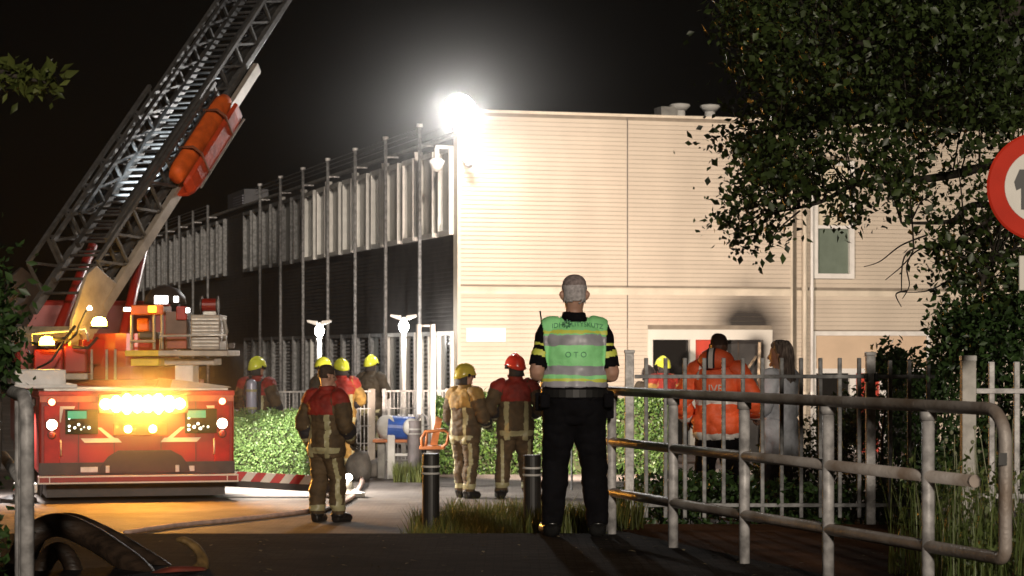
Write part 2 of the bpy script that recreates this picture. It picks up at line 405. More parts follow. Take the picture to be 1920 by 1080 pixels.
# downpipes between the two blocks
def pipe(name, fr, s, n_, z0, z1, r, m, parent, brackets=True):
    mb = MB().tube([fr(s, n_, z0), fr(s, n_, z1)], r, 10); o = mb.build(name, m, parent, world=True, sm=True)
    if brackets:
        for z in (z0 + (z1 - z0) * .18, z0 + (z1 - z0) * .5, z0 + (z1 - z0) * .8):
            MB().tube([fr(s, n_, z), fr(s, n_, z + .05)], r * 1.3, 10).build('pipe_bracket', m, o, world=True)
    return o
pipe('downpipe', front, sf(1511), WN + .10, GZ, TOPZ - .1, .045, trim_m, school)
pipe('downpipe', front, sf(1524), WN + .12, GZ, TOPZ - .1, .032, white_paint, school)
# windows
def window(fr, s0, s1, z0, z1, n_, parent, pane_m, fw=.07, depth=.06, split=None, name='window'):
    mb = MB()
    mb.frame_box(fr, s0, s0 + fw, n_ - .05, n_ + depth, z0, z1).frame_box(fr, s1 - fw, s1, n_ - .05, n_ + depth, z0, z1)
    mb.frame_box(fr, s0 + fw, s1 - fw, n_ - .05, n_ + depth - .003, z0, z0 + fw).frame_box(fr, s0 + fw, s1 - fw, n_ - .05, n_ + depth - .003, z1 - fw, z1)
    if split: mb.frame_box(fr, s0 + fw, s1 - fw, n_ - .05, n_ + depth - .006, split - .03, split + .03)
    o = mb.build(name, white_paint, parent, world=True)
    parts = [(s0 + fw, s1 - fw, z0 + fw, z1 - fw)]
    if split: parts = [(s0 + fw, s1 - fw, z0 + fw, split - .03), (s0 + fw, s1 - fw, split + .03, z1 - fw)]
    for i, (a, b_, c_, d) in enumerate(parts):
        pm = pane_m[i] if isinstance(pane_m, (list, tuple)) else pane_m
        MB().frame_box(fr, a, b_, n_ - .035, n_ - .015, c_, d).build('pane', pm, o, world=True)
    return o
window(front, win_up[0], win_up[1], win_up[2], win_up[3], WN + .01, school,
       [mat('green_glass', (.16, .20, .16), .12, var=.06), mat('cream_blind', (.62, .55, .42), .5, var=.06)], fw=.095, split=zf(1560, 425))
# burnt entrance: white frame, dark openings, red panel, charred door remains
soot_m = mat('charred_wood', (.022, .018, .015), .85, var=.4, scale=9, bump=.5, col2=(.07, .05, .035))
ent = MB(); zt = door[3]
zh = zf(1300, 637)
for a, b_ in ((1214, 1223), (1293, 1303), (1352, 1362), (1430, 1447)):
    ent.frame_box(front, sf(a), sf(b_), -.12, .035, GZ, zh)
ent.frame_box(front, door[0], door[1], -.12, .037, zh, zt)
entrance = ent.build('entrance_frame', siding_mat('white_frame', (.78, .74, .66), (front(sf(1418), 0, 0).x, .22, zt + .12, zh - .1)), school, world=True)
MB().frame_box(front, sf(1303) , sf(1352), -.07, -.03, GZ, zh).build('red_door', red_panel, entrance, world=True)
MB().frame_box(front, sf(1223), sf(1293), -.09, -.07, GZ, zh - .001).build('pane', glass_dark, entrance, world=True)
mb = MB()                                       # sooty room behind the broken leaf
mb.frame_box(front, door[0] - .3, door[1] + .3, -2.1, -2.0, GZ, zt + .3); mb.frame_box(front, door[0] - .4, door[0] - .3, -2.0, -.26, GZ, zt + .3); mb.frame_box(front, door[1] + .3, door[1] + .4, -2.0, -.26, GZ, zt + .3)
mb.frame_box(front, door[0] - .3, door[1] + .3, -2.0, -.26, zt + .3, zt + .4)
mb.build('entrance_hall', mat('sooty_room', (.022, .015, .011), .9, var=.4, scale=3), school, world=True)
def fpt(px, py, n_): s = sf(px, n_); return front(s, n_, Z(py, CY + BY * s - BX * n_))
MB().bar(fpt(1424, 642, -.05), fpt(1422, 715, -.02), .10, .05).build('burnt_door_post', mat('singed_wood', (.5, .38, .26), .7, var=.5, scale=8, col2=(.05, .035, .02)), entrance, world=True)
MB().bar(fpt(1418, 668, -.06), fpt(1394, 702, .02), .04, .03).build('burnt_batten', mat('singed_wood', (.5, .38, .26)), entrance, world=True)
MB().bar(fpt(1384, 640, -.3), fpt(1386, 720, -.3), .03, .03).build('burnt_batten', soot_m, entrance, world=True)
MB().frame_box(front, sf(1372), sf(1396), -.5, -.46, GZ, zf(1380, 690)).build('charred_panel', soot_m, entrance, world=True)
# wing ground floor: peach panel over a window strip
wl = wing_low; zp = zf(1600, 691); zt = wl[3]
mb = MB().frame_box(front, wl[0], wl[1], WN - .05, WN + .05, zt - .085, zt).frame_box(front, wl[0], wl[0] + .05, WN - .05, WN + .05, GZ, zt - .085).frame_box(front, wl[1] - .06, wl[1], WN - .05, WN + .05, GZ, zt - .085)
mb.frame_box(front, wl[0] + .05, wl[1] - .06, WN - .05, WN + .045, zp - .09, zp)
for px in (1604, 1661): mb.frame_box(front, sf(px - 6), sf(px + 6), WN - .05, WN + .044, GZ, zp - .09)
wf = mb.build('window', white_paint, school, world=True)
MB().frame_box(front, wl[0] + .05, wl[1] - .06, WN - .04, WN + .01, zp, zt - .085).build('panel', peach, wf, world=True)
MB().frame_box(front, wl[0] + .05, sf(1598), WN - .04, WN - .02, GZ, zp - .09).build('pane', glass_dark, wf, world=True)
MB().frame_box(front, sf(1610), sf(1655), WN - .04, WN - .01, GZ, zp - .09).build('panel', red_panel, wf, world=True)
MB().frame_box(front, sf(1667), wl[1] - .06, WN - .04, WN - .02, GZ, zp - .09).build('pane', glass_dark, wf, world=True)
# blank white board on the front wall, dome camera, roof vents
MB().frame_box(front, sf(873), sf(947), .026, .05, zf(900, 641), zf(900, 615)).build('white_board', mat('white_board', (.86, .85, .82), .35, var=.03), school, world=True, bevel=.004)
dc = thing('security_camera', 'small white dome camera on the pale front wall below the floodlight', 'camera', front(sf(872), .0, zf(872, 305)))
MB().tube([front(sf(868), .02, zf(868, 302)), front(sf(868), .16, zf(868, 304)), front(sf(873), .19, zf(873, 306))], .028, 10).build('arm', white_paint, dc, world=True, sm=True)
MB().lathe([(.01, -.085), (.045, -.075), (.068, -.045), (.07, 0)], front(sf(874), .19, zf(874, 308)), 16).build('dome', mat('camera_dome', (.4, .38, .38), .15), dc, world=True, sm=True)
for px, lab in ((1275, 'white mushroom roof vent nearer the grey roof box'), (1331, 'white mushroom roof vent nearer the tree')):
    v = thing('roof_vent', lab, 'vent', front(sf(px, -1.0), -1.0, TOPZ - .2), group='mushroom vents on the roof')
    c = front(sf(px, -1.0), -1.0, TOPZ - .2)
    MB().lathe([(.10, 0), (.10, .50)], c, 16).build('pipe', white_paint, v, world=True, sm=True)
    MB().lathe([(.12, .44), (.20, .53), (.18, .56), (.05, .58)], c, 18).build('cowl', white_paint, v, world=True, sm=True)
c = front(sf(1249, -1.1), -1.1, TOPZ - .2)
rb = thing('roof_box', 'low grey box unit on the roof beside the mushroom vents', 'roof unit', c)
MB().frame_box(front, sf(1233, -1.1), sf(1264, -1.1), -1.3, -.9, TOPZ - .05, TOPZ + .30).build('casing', mat('unit_grey', (.4, .38, .35), .5), rb, world=True, bevel=.01)
for px in (1238, 1259): MB().frame_box(front, sf(px, -1.1) - .02, sf(px, -1.1) + .02, -1.25, -.95, TOPZ - .2, TOPZ - .05).build('foot', galv_dark, rb, world=True)

# ---- dark side wall with window bays, poles and roof guard
LEN = 46.0; MOD = 2.72
z_wt, z_wb = Z(274.5, 42.95), Z(439.5, 42.95); z_rt = z_wt + .16
z_gt = Z(621, 42.9)
mb = MB().frame_box(side, .26, LEN, -.30, -.02, GZ - .1, z_rt).frame_box(side, .3, LEN, -9, -.301, GZ - .1, z_rt - .05)
mb.build('side_wall', dark_siding, school, world=True)
mb = MB()
for r in range(int((z_rt - GZ) / PITCH)):
    z = GZ + r * PITCH
    vs = []
    for s_ in (.05, LEN):
        vs += [side(s_, -.018, z), side(s_, .012, z), side(s_, .012, z + .01), side(s_, -.004, z + PITCH), side(s_, -.018, z + PITCH)]
    mb.add(vs, [(0, 1, 2, 3, 4), (9, 8, 7, 6, 5)] + [((i + 1) % 5, i, i + 5, (i + 1) % 5 + 5) for i in range(5)])
tag(mb.build('side_siding', dark_siding, school, world=True), kind='stuff')
MB().frame_box(side, .05, LEN, -.3, .10, z_rt + .003, z_rt + .06).build('eaves', mat('eaves_grey', (.30, .29, .27), .5), school, world=True)
rnd = random.Random(3)
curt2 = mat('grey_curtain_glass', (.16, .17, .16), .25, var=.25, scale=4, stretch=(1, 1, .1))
dgap = mat('gap_panel', (.035, .033, .032), .5)
for i in range(16):
    s0 = i * MOD
    if i == 8: continue
    for a, b_ in ((.26, 1.14), (1.49, 2.58)):
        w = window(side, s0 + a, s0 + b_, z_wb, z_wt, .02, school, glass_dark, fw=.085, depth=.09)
        if i > 4: w.data.materials[0] = galv_dark  # far frames coloured darker to imitate smoke dimming the distance
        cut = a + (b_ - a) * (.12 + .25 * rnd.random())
        MB().frame_box(side, s0 + cut, s0 + b_ - .09, -.012 + .02, .016, z_wb + .09, z_wt - .09).build('curtain', curtain if rnd.random() < .8 and i < 6 else curt2, w, world=True)  # far bays get the darker curtain, imitating the same dimming
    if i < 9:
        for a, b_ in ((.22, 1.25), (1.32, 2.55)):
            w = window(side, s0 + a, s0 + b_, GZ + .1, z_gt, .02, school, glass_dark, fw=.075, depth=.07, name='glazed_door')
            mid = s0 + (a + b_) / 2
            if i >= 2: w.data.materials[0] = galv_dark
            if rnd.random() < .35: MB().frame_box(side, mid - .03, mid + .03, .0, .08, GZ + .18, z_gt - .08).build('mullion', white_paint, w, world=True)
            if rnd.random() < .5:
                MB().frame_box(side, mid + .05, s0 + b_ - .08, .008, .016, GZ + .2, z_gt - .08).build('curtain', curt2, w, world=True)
pole_z = z_rt + .30
for i in range(1, 16):
    if i in (8, 9): continue
    PS = ss(787, .34) + 2.72 * (i - 1); o = pipe('facade_pole', side, PS, .34, GZ, pole_z, .036, galv_dark, school, brackets=False)
    MB().bar(side(PS, .08, z_rt - .05), side(PS, .34, z_rt - .05), .03, .03).build('bracket', galv, o, world=True)
    if i < 8: MB().tube([side(PS, .34, pole_z), side(PS, .34, pole_z + .06)], .06, 10).build('pole_cap', galv, o, world=True)
for a, b_ in ((1, 7), (10, 15)):
    for dz in (.10, .20, .29):
        MB().bar(side(a * MOD - 1.0, .34, z_rt + dz), side(b_ * MOD - .6, .34, z_rt + dz), .012, .012).build('guard_wire', galv_dark, school, world=True)
# rainwater heads at the bay joints
for i in range(1, 7):
    c = side(i * MOD - .1, .08, z_wt)
    MB().box(c, (.13, .13, .16), taper=1.25).build('rainwater_head', white_paint, school, world=True)
# taller louvred shaft part way along
sh = MB().frame_box(side, ss(462), ss(431), -.6, .06, z_rt - .02, Z(366, 66)).build('ventilation_shaft', mat('shaft_grey', (.07, .07, .08), .5, var=.1), school, world=True)
for r in range(5):
    MB().frame_box(side, ss(461), ss(444), .062, .10, z_rt + .02 + r * .07, z_rt + .055 + r * .07).build('slat', mat('slat_grey', (.25, .25, .30), .4), sh, world=True)
# wall lamp bracket on the side wall by the corner
wlm = thing('wall_lamp', 'white downward lamp on the dark side wall just below the floodlight', 'lamp', side(.35, .1, Z(300, 43)))
MB().bar(side(.35, .0, Z(276, 43)), side(.35, .34, Z(276, 43)), .07, .06).build('arm', white_paint, wlm, world=True)
MB().tube([side(.35, .32, Z(278, 43)), side(.35, .32, Z(296, 43))], .045, 12).build('stem', white_paint, wlm, world=True)
MB().lathe([(.03, -.22), (.10, -.16), (.15, -.02), (.05, .04)], side(.35, .32, Z(300, 43)), 16).build('shade', white_paint, wlm, world=True, sm=True)

# ---- roof floodlight at the corner (lit)
fc = at(862, 206, 42.0)
fl = thing('floodlight', 'dazzling white floodlight on the roof corner of the building', 'floodlight', (fc.x, fc.y + .35, TOPZ - .2))
MB().tube([(fc.x, fc.y + .35, TOPZ - .25), (fc.x, fc.y + .35, fc.z + .1), (fc.x, fc.y + .12, fc.z + .1)], .03, 10).build('pole', galv, fl, world=True)
Rf = Vector((.0, -.93, -.36)).to_track_quat('Z', 'Y').to_matrix()
MB().lathe([(.10, -.16), (.22, -.10), (.30, .0), (.31, .03), (.285, .035)], fc, 24, Rf).build('housing', mat('lamp_housing', (.4, .4, .4), .4, .6), fl, world=True, sm=True)
MB().lathe([(.283, .037), (.26, .11), (.19, .17), (.10, .205), (.02, .215)], fc, 24, Rf).build('lens', glow('flood_lens', (1, .97, .93), 480.0), fl, world=True, sm=True)

# ---- haze (drifting smoke in the night air)
hz = MB().span(-45, 45, -5, 96, -1.9, 10.6)
hm = bpy.data.materials.new('haze'); hm.use_nodes = True; n = hm.node_tree.nodes; l = hm.node_tree.links
n.remove(n['Principled BSDF']); pv = n.new('ShaderNodeVolumePrincipled'); pv.inputs['Color'].default_value = (.92, .92, .92, 1)
pv.inputs['Density'].default_value = .0004; pv.inputs['Anisotropy'].default_value = .5
l.new(pv.outputs[0], n['Material Output'].inputs['Volume'])
tag(hz.build('haze', hm), 'thin smoke haze hanging over the scene', kind='stuff')

# smoke drifting round the floodlit roof corner
bm_ = bmesh.new(); bmesh.ops.create_icosphere(bm_, subdivisions=3, radius=1.0); me = bpy.data.meshes.new('smoke'); bm_.to_mesh(me); bm_.free()
sm_ = bpy.data.materials.new('smoke'); sm_.use_nodes = True; n = sm_.node_tree.nodes; l = sm_.node_tree.links; n.remove(n['Principled BSDF'])
pv = n.new('ShaderNodeVolumePrincipled'); pv.inputs['Color'].default_value = (.93, .93, .92, 1); pv.inputs['Anisotropy'].default_value = .2
tc = n.new('ShaderNodeTexCoord'); ln = n.new('ShaderNodeVectorMath'); ln.operation = 'LENGTH'; l.new(tc.outputs['Object'], ln.inputs[0])
m1 = n.new('ShaderNodeMapRange'); m1.inputs[1].default_value = 1.0; m1.inputs[2].default_value = .0; m1.inputs[3].default_value = 0; m1.inputs[4].default_value = 1; l.new(ln.outputs['Value'], m1.inputs[0])
pw = n.new('ShaderNodeMath'); pw.operation = 'POWER'; pw.inputs[1].default_value = 4.5; l.new(m1.outputs[0], pw.inputs[0])
nz = n.new('ShaderNodeTexNoise'); nz.inputs['Scale'].default_value = 1.6; nz.inputs['Detail'].default_value = 2; l.new(tc.outputs['Object'], nz.inputs['Vector'])
m2 = n.new('ShaderNodeMapRange'); m2.inputs[1].default_value = .3; m2.inputs[2].default_value = .7; m2.inputs[3].default_value = .5; m2.inputs[4].default_value = 1.4; l.new(nz.outputs[0], m2.inputs[0])
m3 = n.new('ShaderNodeMath'); m3.operation = 'MULTIPLY'; l.new(pw.outputs[0], m3.inputs[0]); l.new(m2.outputs[0], m3.inputs[1])
m4 = n.new('ShaderNodeMath'); m4.operation = 'MULTIPLY'; l.new(m3.outputs[0], m4.inputs[0]); m4.inputs[1].default_value = .085; l.new(m4.outputs[0], pv.inputs['Density'])
l.new(pv.outputs[0], n['Material Output'].inputs['Volume']); me.materials.append(sm_)
o = link('smoke', me); o.location = fc + Vector((-.12, -.25, .08)); o.scale = (5.8, 4.0, 4.6); tag(o, 'grey smoke glowing around the floodlit roof corner', kind='stuff')
# ------------------------------------------------------------------ the turntable ladder truck
t_red = mat('truck_red', (.30, .014, .008), .35, var=.12, scale=3, spec=.6)
t_dark = mat('truck_dark', (.045, .035, .032), .5, var=.2)
t_alu = mat('truck_aluminium', (.55, .52, .48), .38, .6, var=.15, scale=9, bump=.1)
t_white = mat('truck_white', (.74, .73, .72), .4, var=.08)
t_yellow = mat('truck_yellow', (.75, .52, .03), .45, var=.1)
t_beige = mat('boom_beige', (.38, .33, .28), .45, .25, var=.15, scale=5)
refl = mat('reflective_white', (.72, .66, .58), .35, var=.05)
TD = 30.3; TRZ = math.radians(14.5)
truck = thing('ladder_truck', 'red fire engine with raised turntable ladder and glowing amber rear lights', 'fire engine', (X(258, TD), TD, -.62), TRZ)
def tx(px): return (px - 258) / 145.0 * 1.02
def tz(py): return (942 - py) / 145.0
LB = MB().span(-1.25, 1.25, 0, 7.2, .36, 1.36)
LB.build('body', t_red, truck, bevel=.03)
MB().span(-1.255, 1.255, -.012, 7.2, 1.362, 1.43).build('top_edge', mat('truck_red_light', (.5, .05, .03), .35), truck, bevel=.01)
MB().span(-1.18, 1.18, .1, 7.0, 1.432, 1.46).build('deck', t_alu, truck)
MB().span(-1.24, 1.24, -.02, -.003, tz(755), tz(744)).build('reflective_stripe', mat('stripe_red', (.62, .18, .10), .4), truck)
MB().span(-1.252, 1.252, -.03, -.004, .352, tz(868)).build('lower_panel', t_dark, truck)
MB().prism([(tx(186), tz(888)), (tx(353), tz(888)), (tx(351), tz(876)), (tx(338), tz(857)), (tx(318), tz(846)), (tx(222), tz(846)), (tx(204), tz(857)), (tx(190), tz(876))], -.06, -.031).build('tow_recess', mat('recess_black', (.03, .02, .016), .5), truck)
for px in (199, 326): MB().span(tx(px), tx(px) + .05, -.085, -.062, tz(887), tz(874)).build('towing_eye', t_alu, truck, bevel=.006)
bp_ = MB().span(-1.27, 1.27, -.22, .1, .255, .345).build('bumper', t_red, truck, bevel=.01)
MB().span(-1.275, 1.275, -.235, -.222, .332, .352).build('bumper_strip', refl, bp_); MB().span(-1.275, 1.275, -.235, -.222, .25, .268).build('bumper_strip', refl, bp_)
for x in (-1.265, -1.13, 1.13, 1.265): MB().span(x - .006, x + .006, -.234, -.223, .27, .33).build('bumper_divider', refl, bp_)
MB().span(-1.15, 1.15, .15, 7.0, .06, .255).build('underframe', t_dark, truck)
for x in (-1.0, 1.0):
    for y in (1.3, 5.6):
        w = MB().tube([(x - .16, y, .48), (x + .16, y, .48)], .48, 22).build('wheel', black_rubber, truck, sm=False)
        MB().tube([(x - .165, y, .48), (x + .165, y, .48)], .25, 16).build('rim', t_alu, w)
# cab far forward
MB().span(-1.22, 1.22, 7.25, 9.2, .45, 2.75).build('cab', t_red, truck, bevel=.08)
# rear corner columns, tail lamps
red_l = glow('tail_red', (1, .10, .05), 26.0); white_l = glow('tail_hot', (1, .55, .42), 40.0); amb_s = glow('amber_small', (1, .62, .12), 60.0)
for sx_ in (-1, 1):
    x0 = sx_ * 1.09
    MB().span(x0 - .1, x0 + .1, -.02, -.001, tz(870), tz(762)).build('lamp_column', mat('column_red', (.40, .015, .01), .3), truck, bevel=.005)
    for zz, r, m in ((tz(755), .045, red_l), (tz(797), .068, white_l), (tz(816), .045, mat('lamp_dim', (.5, .08, .06), .2))):
        o = MB().lathe([(r, 0), (r * .95, .02), (r * .6, .032)], (x0, -.021, zz), 16, Matrix.Rotation(math.pi / 2, 3, 'X')).build('tail_lamp', m, truck, sm=True)
        MB().lathe([(r * 1.25, -.004), (r * 1.25, .012), (r * 1.04, .014)], (x0, -.02, zz), 16, Matrix.Rotation(math.pi / 2, 3, 'X')).build('bezel', t_dark, o, sm=True)
# dark rear screens with glowing green fields and white dots
grn = glow('display_green', (.15, .85, .42), .55); wdot = glow('display_white', (.9, 1, .85), 6.0)
for s_ in (-1, 1):
    xa, xb = (tx(127), tx(186)) if s_ < 0 else (tx(344), tx(403))
    o = MB().span(xa, xb, -.035, -.003, tz(815), tz(769)).build('display', mat('display_black', (.02, .028, .02), .15), truck, bevel=.005)
    MB().span(xa + .03, xa + .27, -.042, -.036, tz(786), tz(772)).build('lit_field', grn, o)
    rr = random.Random(4 + s_)
    for dx, dz in ((.05, 786), (.05, 800), (.05, 808), (.12, 803), (.17, 797), (.2, 806), (.24, 802), (.30, 803)):
        r = .008 + .012 * rr.random()
        MB().lathe([(r, 0), (r * .5, .006)], (xa + dx, -.036, tz(dz)), 10, Matrix.Rotation(math.pi / 2, 3, 'X')).build('white_dot', wdot, o)
    for poly_ in ([(155, 823), (222, 823), (229, 831), (162, 831)], [(184, 803), (192, 803), (226, 831), (215, 831)], [(113, 793), (118, 765), (124, 765), (119, 793)], [(118, 763), (145, 763), (143, 768), (118, 768)]):
        pl = [((tx(a) if s_ < 0 else -tx(a) + .09), tz(b_)) for a, b_ in poly_]
        if s_ > 0: pl = pl[::-1]
        o2 = MB().prism(pl, -.009 - .002 * (poly_[0][0] == 184), -.003).build('reflective_mark', refl, truck)
# amber traffic bar
bar_o = MB().span(tx(186), tx(349), -.10, -.003, tz(777), tz(741)).build('light_bar', t_dark, truck, bevel=.01)
amber = glow('amber_bar', (1.0, .42, .06), 560.0)
for i in range(8):
    a = tx(191) + i * (tx(344) - tx(191)) / 8; b_ = a + (tx(344) - tx(191)) / 8 - .02
    hh_ = (.5, .8, 1, .85, .85, 1, .8, .5)[i] * .115
    MB().lathe([(.070, 0), (.068, .02), (.05, .045), (.01, .055)], (0, 0, 0), 18, Matrix.Diagonal((1, 1, hh_ / .062)) @ Matrix.Rotation(math.pi / 2, 3, 'X')).build('amber_lamp', amber, bar_o, sm=True).location = ((a + b_) / 2, -.101, tz(759))
pb = MB().span(tx(213), tx(312), -.05, -.003, tz(818), tz(795)).build('plate_bar', mat('plate_orange', (.14, .035, .01), .5), truck, bevel=.006)
for px in (240, 285): MB().lathe([(.05, 0), (.045, .025), (.02, .035)], (tx(px), -.05, tz(806)), 14, Matrix.Rotation(math.pi / 2, 3, 'X')).build('plate_lamp', amb_s, pb, sm=True)
# rear marker and left stabiliser foot
MB().span(-1.55, -1.26, .1, .5, .12, .24).build('stabiliser_beam', t_alu, truck, bevel=.01)
MB().lathe([(.24, 0), (.24, .05), (.1, .09)], (-1.5, .3, .0), 16).build('stabiliser_foot', t_dark, truck)
MB().prism([(-1.58, .17), (-1.40, .17), (-1.45, .34)], .02, .09).build('red_marker', mat('marker_red', (.6, .04, .03), .4), truck)
# right stabiliser: striped beam with foot pad
wr_end = wm(truck).inverted() @ Vector((X(648, 31.2), 31.2, -.45))
wr_st = Vector((1.0, .75, .26))
sb = MB().bar(wr_st, wr_end + Vector((0, 0, -.02)), .16, .20).build('stabiliser_beam', t_dark, truck, bevel=.01)
for i in range(12):
    p0 = wr_st.lerp(wr_end, .12 + i * .07); p1 = wr_st.lerp(wr_end, .12 + (i + .98) * .07)
    d = (p1 - p0)
    q = [p0 + Vector((.04, -.086, .098)), p1 + Vector((.04, -.086, .098)), p1 + Vector((-.05, -.086, -.02)), p0 + Vector((-.05, -.086, -.02))]
    q2 = [v + Vector((0, -.008, 0)) for v in q]
    MB().add(q + q2, [(0, 1, 2, 3), (7, 6, 5, 4), (0, 4, 5, 1), (1, 5, 6, 2), (2, 6, 7, 3), (3, 7, 4, 0)]).build('warning_stripe', refl if i % 2 == 0 else mat('stripe_deep_red', (.5, .015, .012), .35), sb)
MB().lathe([(.26, 0), (.26, .05), (.12, .10), (.07, .26)], (wr_end.x, wr_end.y, .01), 18).build('stabiliser_foot', t_alu, truck)
MB().lathe([(.05, 0), (.045, .05), (.02, .06)], wr_end + Vector((.02, -.1, .1)), 12, Matrix.Rotation(math.pi / 2, 3, 'X')).build('beam_end_lamp', glow('beam_lamp', (1, .85, .65), 30), truck)
# white deck lockers, left
MB().span(tx(40), tx(132), .35, 1.6, 1.462, 1.70).build('deck_locker', t_white, truck, bevel=.02)
MB().span(tx(36), tx(152), .30, 2.2, 1.461, 1.51).build('deck_step', t_white, truck, bevel=.01)
MB().prism([(tx(325), 1.46), (tx(440), 1.46), (tx(435), 1.475), (tx(362), 1.545), (tx(330), 1.57)], .5, 4.0).build('sloped_deck', t_beige, truck)
# turntable and superstructure (positions read at about 33 m)
T2 = 33.2
inv = wm(truck).inverted()
def tp(px, py, D=T2): return at(px, py, D)
def tbox(name, px0, px1, py0, py1, D0, D1, m, bevel=.012, parent=None, sub=None):
    a = tp(px0, py1, D0); b_ = tp(px1, py0, D0)
    return MB().span(a.x, b_.x, D0, D1, a.z, b_.z).build(name, m, parent or truck, world=True, bevel=bevel)
c = tp(250, 735, 33.4)
MB().lathe([(1.0, 0), (1.0, .12), (.85, .13), (.85, .30)], (c.x, c.y, .80), 30).build('turntable', t_red, truck, world=True)
MB().lathe([(.70, 0), (.62, .3), (.60, .55)], (c.x, c.y, 1.02), 24).build('pedestal', t_red, truck, world=True)
tbox('yellow_step', 234, 298, 657, 668, 32.2, 32.9, t_yellow); tbox('yellow_step', 245, 298, 673, 686, 32.0, 32.9, t_yellow)
tbox('platform', 296, 428, 657, 668, 32.2, 33.6, t_beige); tbox('platform_beam', 298, 402, 672, 685, 32.5, 33.3, t_beige)
tbox('support_column', 328, 362, 685, 738, 32.4, 33.0, t_white)
lv = tbox('generator_box', 358, 412, 590, 656, 32.3, 33.1, t_beige)
for i in range(8): tbox('slat', 360, 410, 597 + i * 7, 600.5 + i * 7, 32.27, 32.31, t_alu, .003, lv)
# operator stand: frame, seat, screen
cabm = mat('control_orange', (.55, .12, .02), .4, var=.1)
st = tbox('control_stand', 246, 306, 572, 590, 32.4, 33.2, cabm)
for px in (247, 289, 304): MB().tube([tp(px, 590, 32.45), tp(px, 655, 32.45)], .022, 8).build('frame_post', t_beige, st, world=True)
MB().tube([tp(244, 640, 32.4), tp(292, 640, 32.4)], .02, 8).build('frame_rail', t_beige, st, world=True)
tbox('seat', 258, 296, 622, 636, 32.6, 33.0, t_dark, .03); tbox('seat_back', 256, 280, 596, 622, 32.95, 33.05, cabm, .03)
tbox('control_console', 310, 350, 584, 655, 32.5, 33.0, mat('console_brown', (.16, .09, .06), .5)); tbox('console_panel', 330, 350, 574, 600, 32.45, 32.55, t_red)
tbox('console_lower', 312, 350, 626, 654, 32.44, 32.49, mat('console_red', (.35, .08, .05), .5))
tbox('amber_marker', 277, 292, 573, 586, 32.3, 32.38, glow('marker_amber', (1, .55, .05), 3.0))
hood = MB().lathe([(.30, 0), (.28, .10), (.2, .2), (.05, .26)], tp(310, 570, 32.8), 20).build('stand_hood', t_dark, truck, world=True, sm=True)
wl_m = glow('work_lamp', (1, .97, .93), 9.0)
for px, py, w_, h_ in ((302, 562, 14, 9), (330, 561, 6, 7), (238, 580, 8, 5), (352, 582, 5, 6)):
    o = tbox('work_lamp', px - w_, px + w_, py - h_, py + h_, 32.42, 32.5, t_dark, .01)
    tbox('lens', px - w_ + 1.5, px + w_ - 1.5, py - h_ + 1.5, py + h_ - 1.5, 32.39, 32.415, wl_m, .008, o)
# red hose reel on the generator
rl = MB().tube([tp(380, 573, 32.6), tp(406, 573, 32.6)], .10, 18).build('hose_reel', t_red, truck, world=True)
for px in (378, 408): MB().tube([tp(px - 1.5, 573, 32.6), tp(px + 1.5, 573, 32.6)], .14, 18).build('reel_flange', t_dark, rl, world=True)
tbox('reel_cradle', 380, 406, 583, 592, 32.5, 32.7, t_alu)
MB().tube([tp(420, 600, 32.5), tp(424, 622, 32.5), tp(420, 640, 32.5)], .03, 8).build('hook', t_alu, truck, world=True)
# red counterweight boxes left with amber beacon, boom pivot plate
tbox('counterweight', 62, 118, 655, 702, 32.6, 34.2, t_red, .03); tbox('counterweight', 119, 163, 648, 700, 32.5, 34.2, t_red, .03)
tbox('counter_ledge', 40, 165, 700, 712, 32.4, 34.2, t_beige)
beacon_m = glow('beacon_amber', (1, .52, .05), 150.0)
for (px, py) in ((88, 640), (186, 604)):
    q = tp(px, py, 32.3)
    o = MB().lathe([(.13, -.03), (.13, 0), (.11, .01)], q + Vector((0, 0, -.06)), 16).build('beacon', t_dark, truck, world=True)
    MB().lathe([(.10, -.05), (.105, .0), (.08, .05), (.03, .07)], q, 16).build('beacon_lens', beacon_m if px > 100 else glow('beacon_amber_low', (1, .50, .04), 70.0), o, world=True, sm=True)
MB().lathe([(.03, -.03), (.035, 0), (.01, .03)], tp(168, 577, 32.3), 10).build('pivot_lamp', glow('pivot_lamp', (1, .8, .5), 25), truck, world=True)
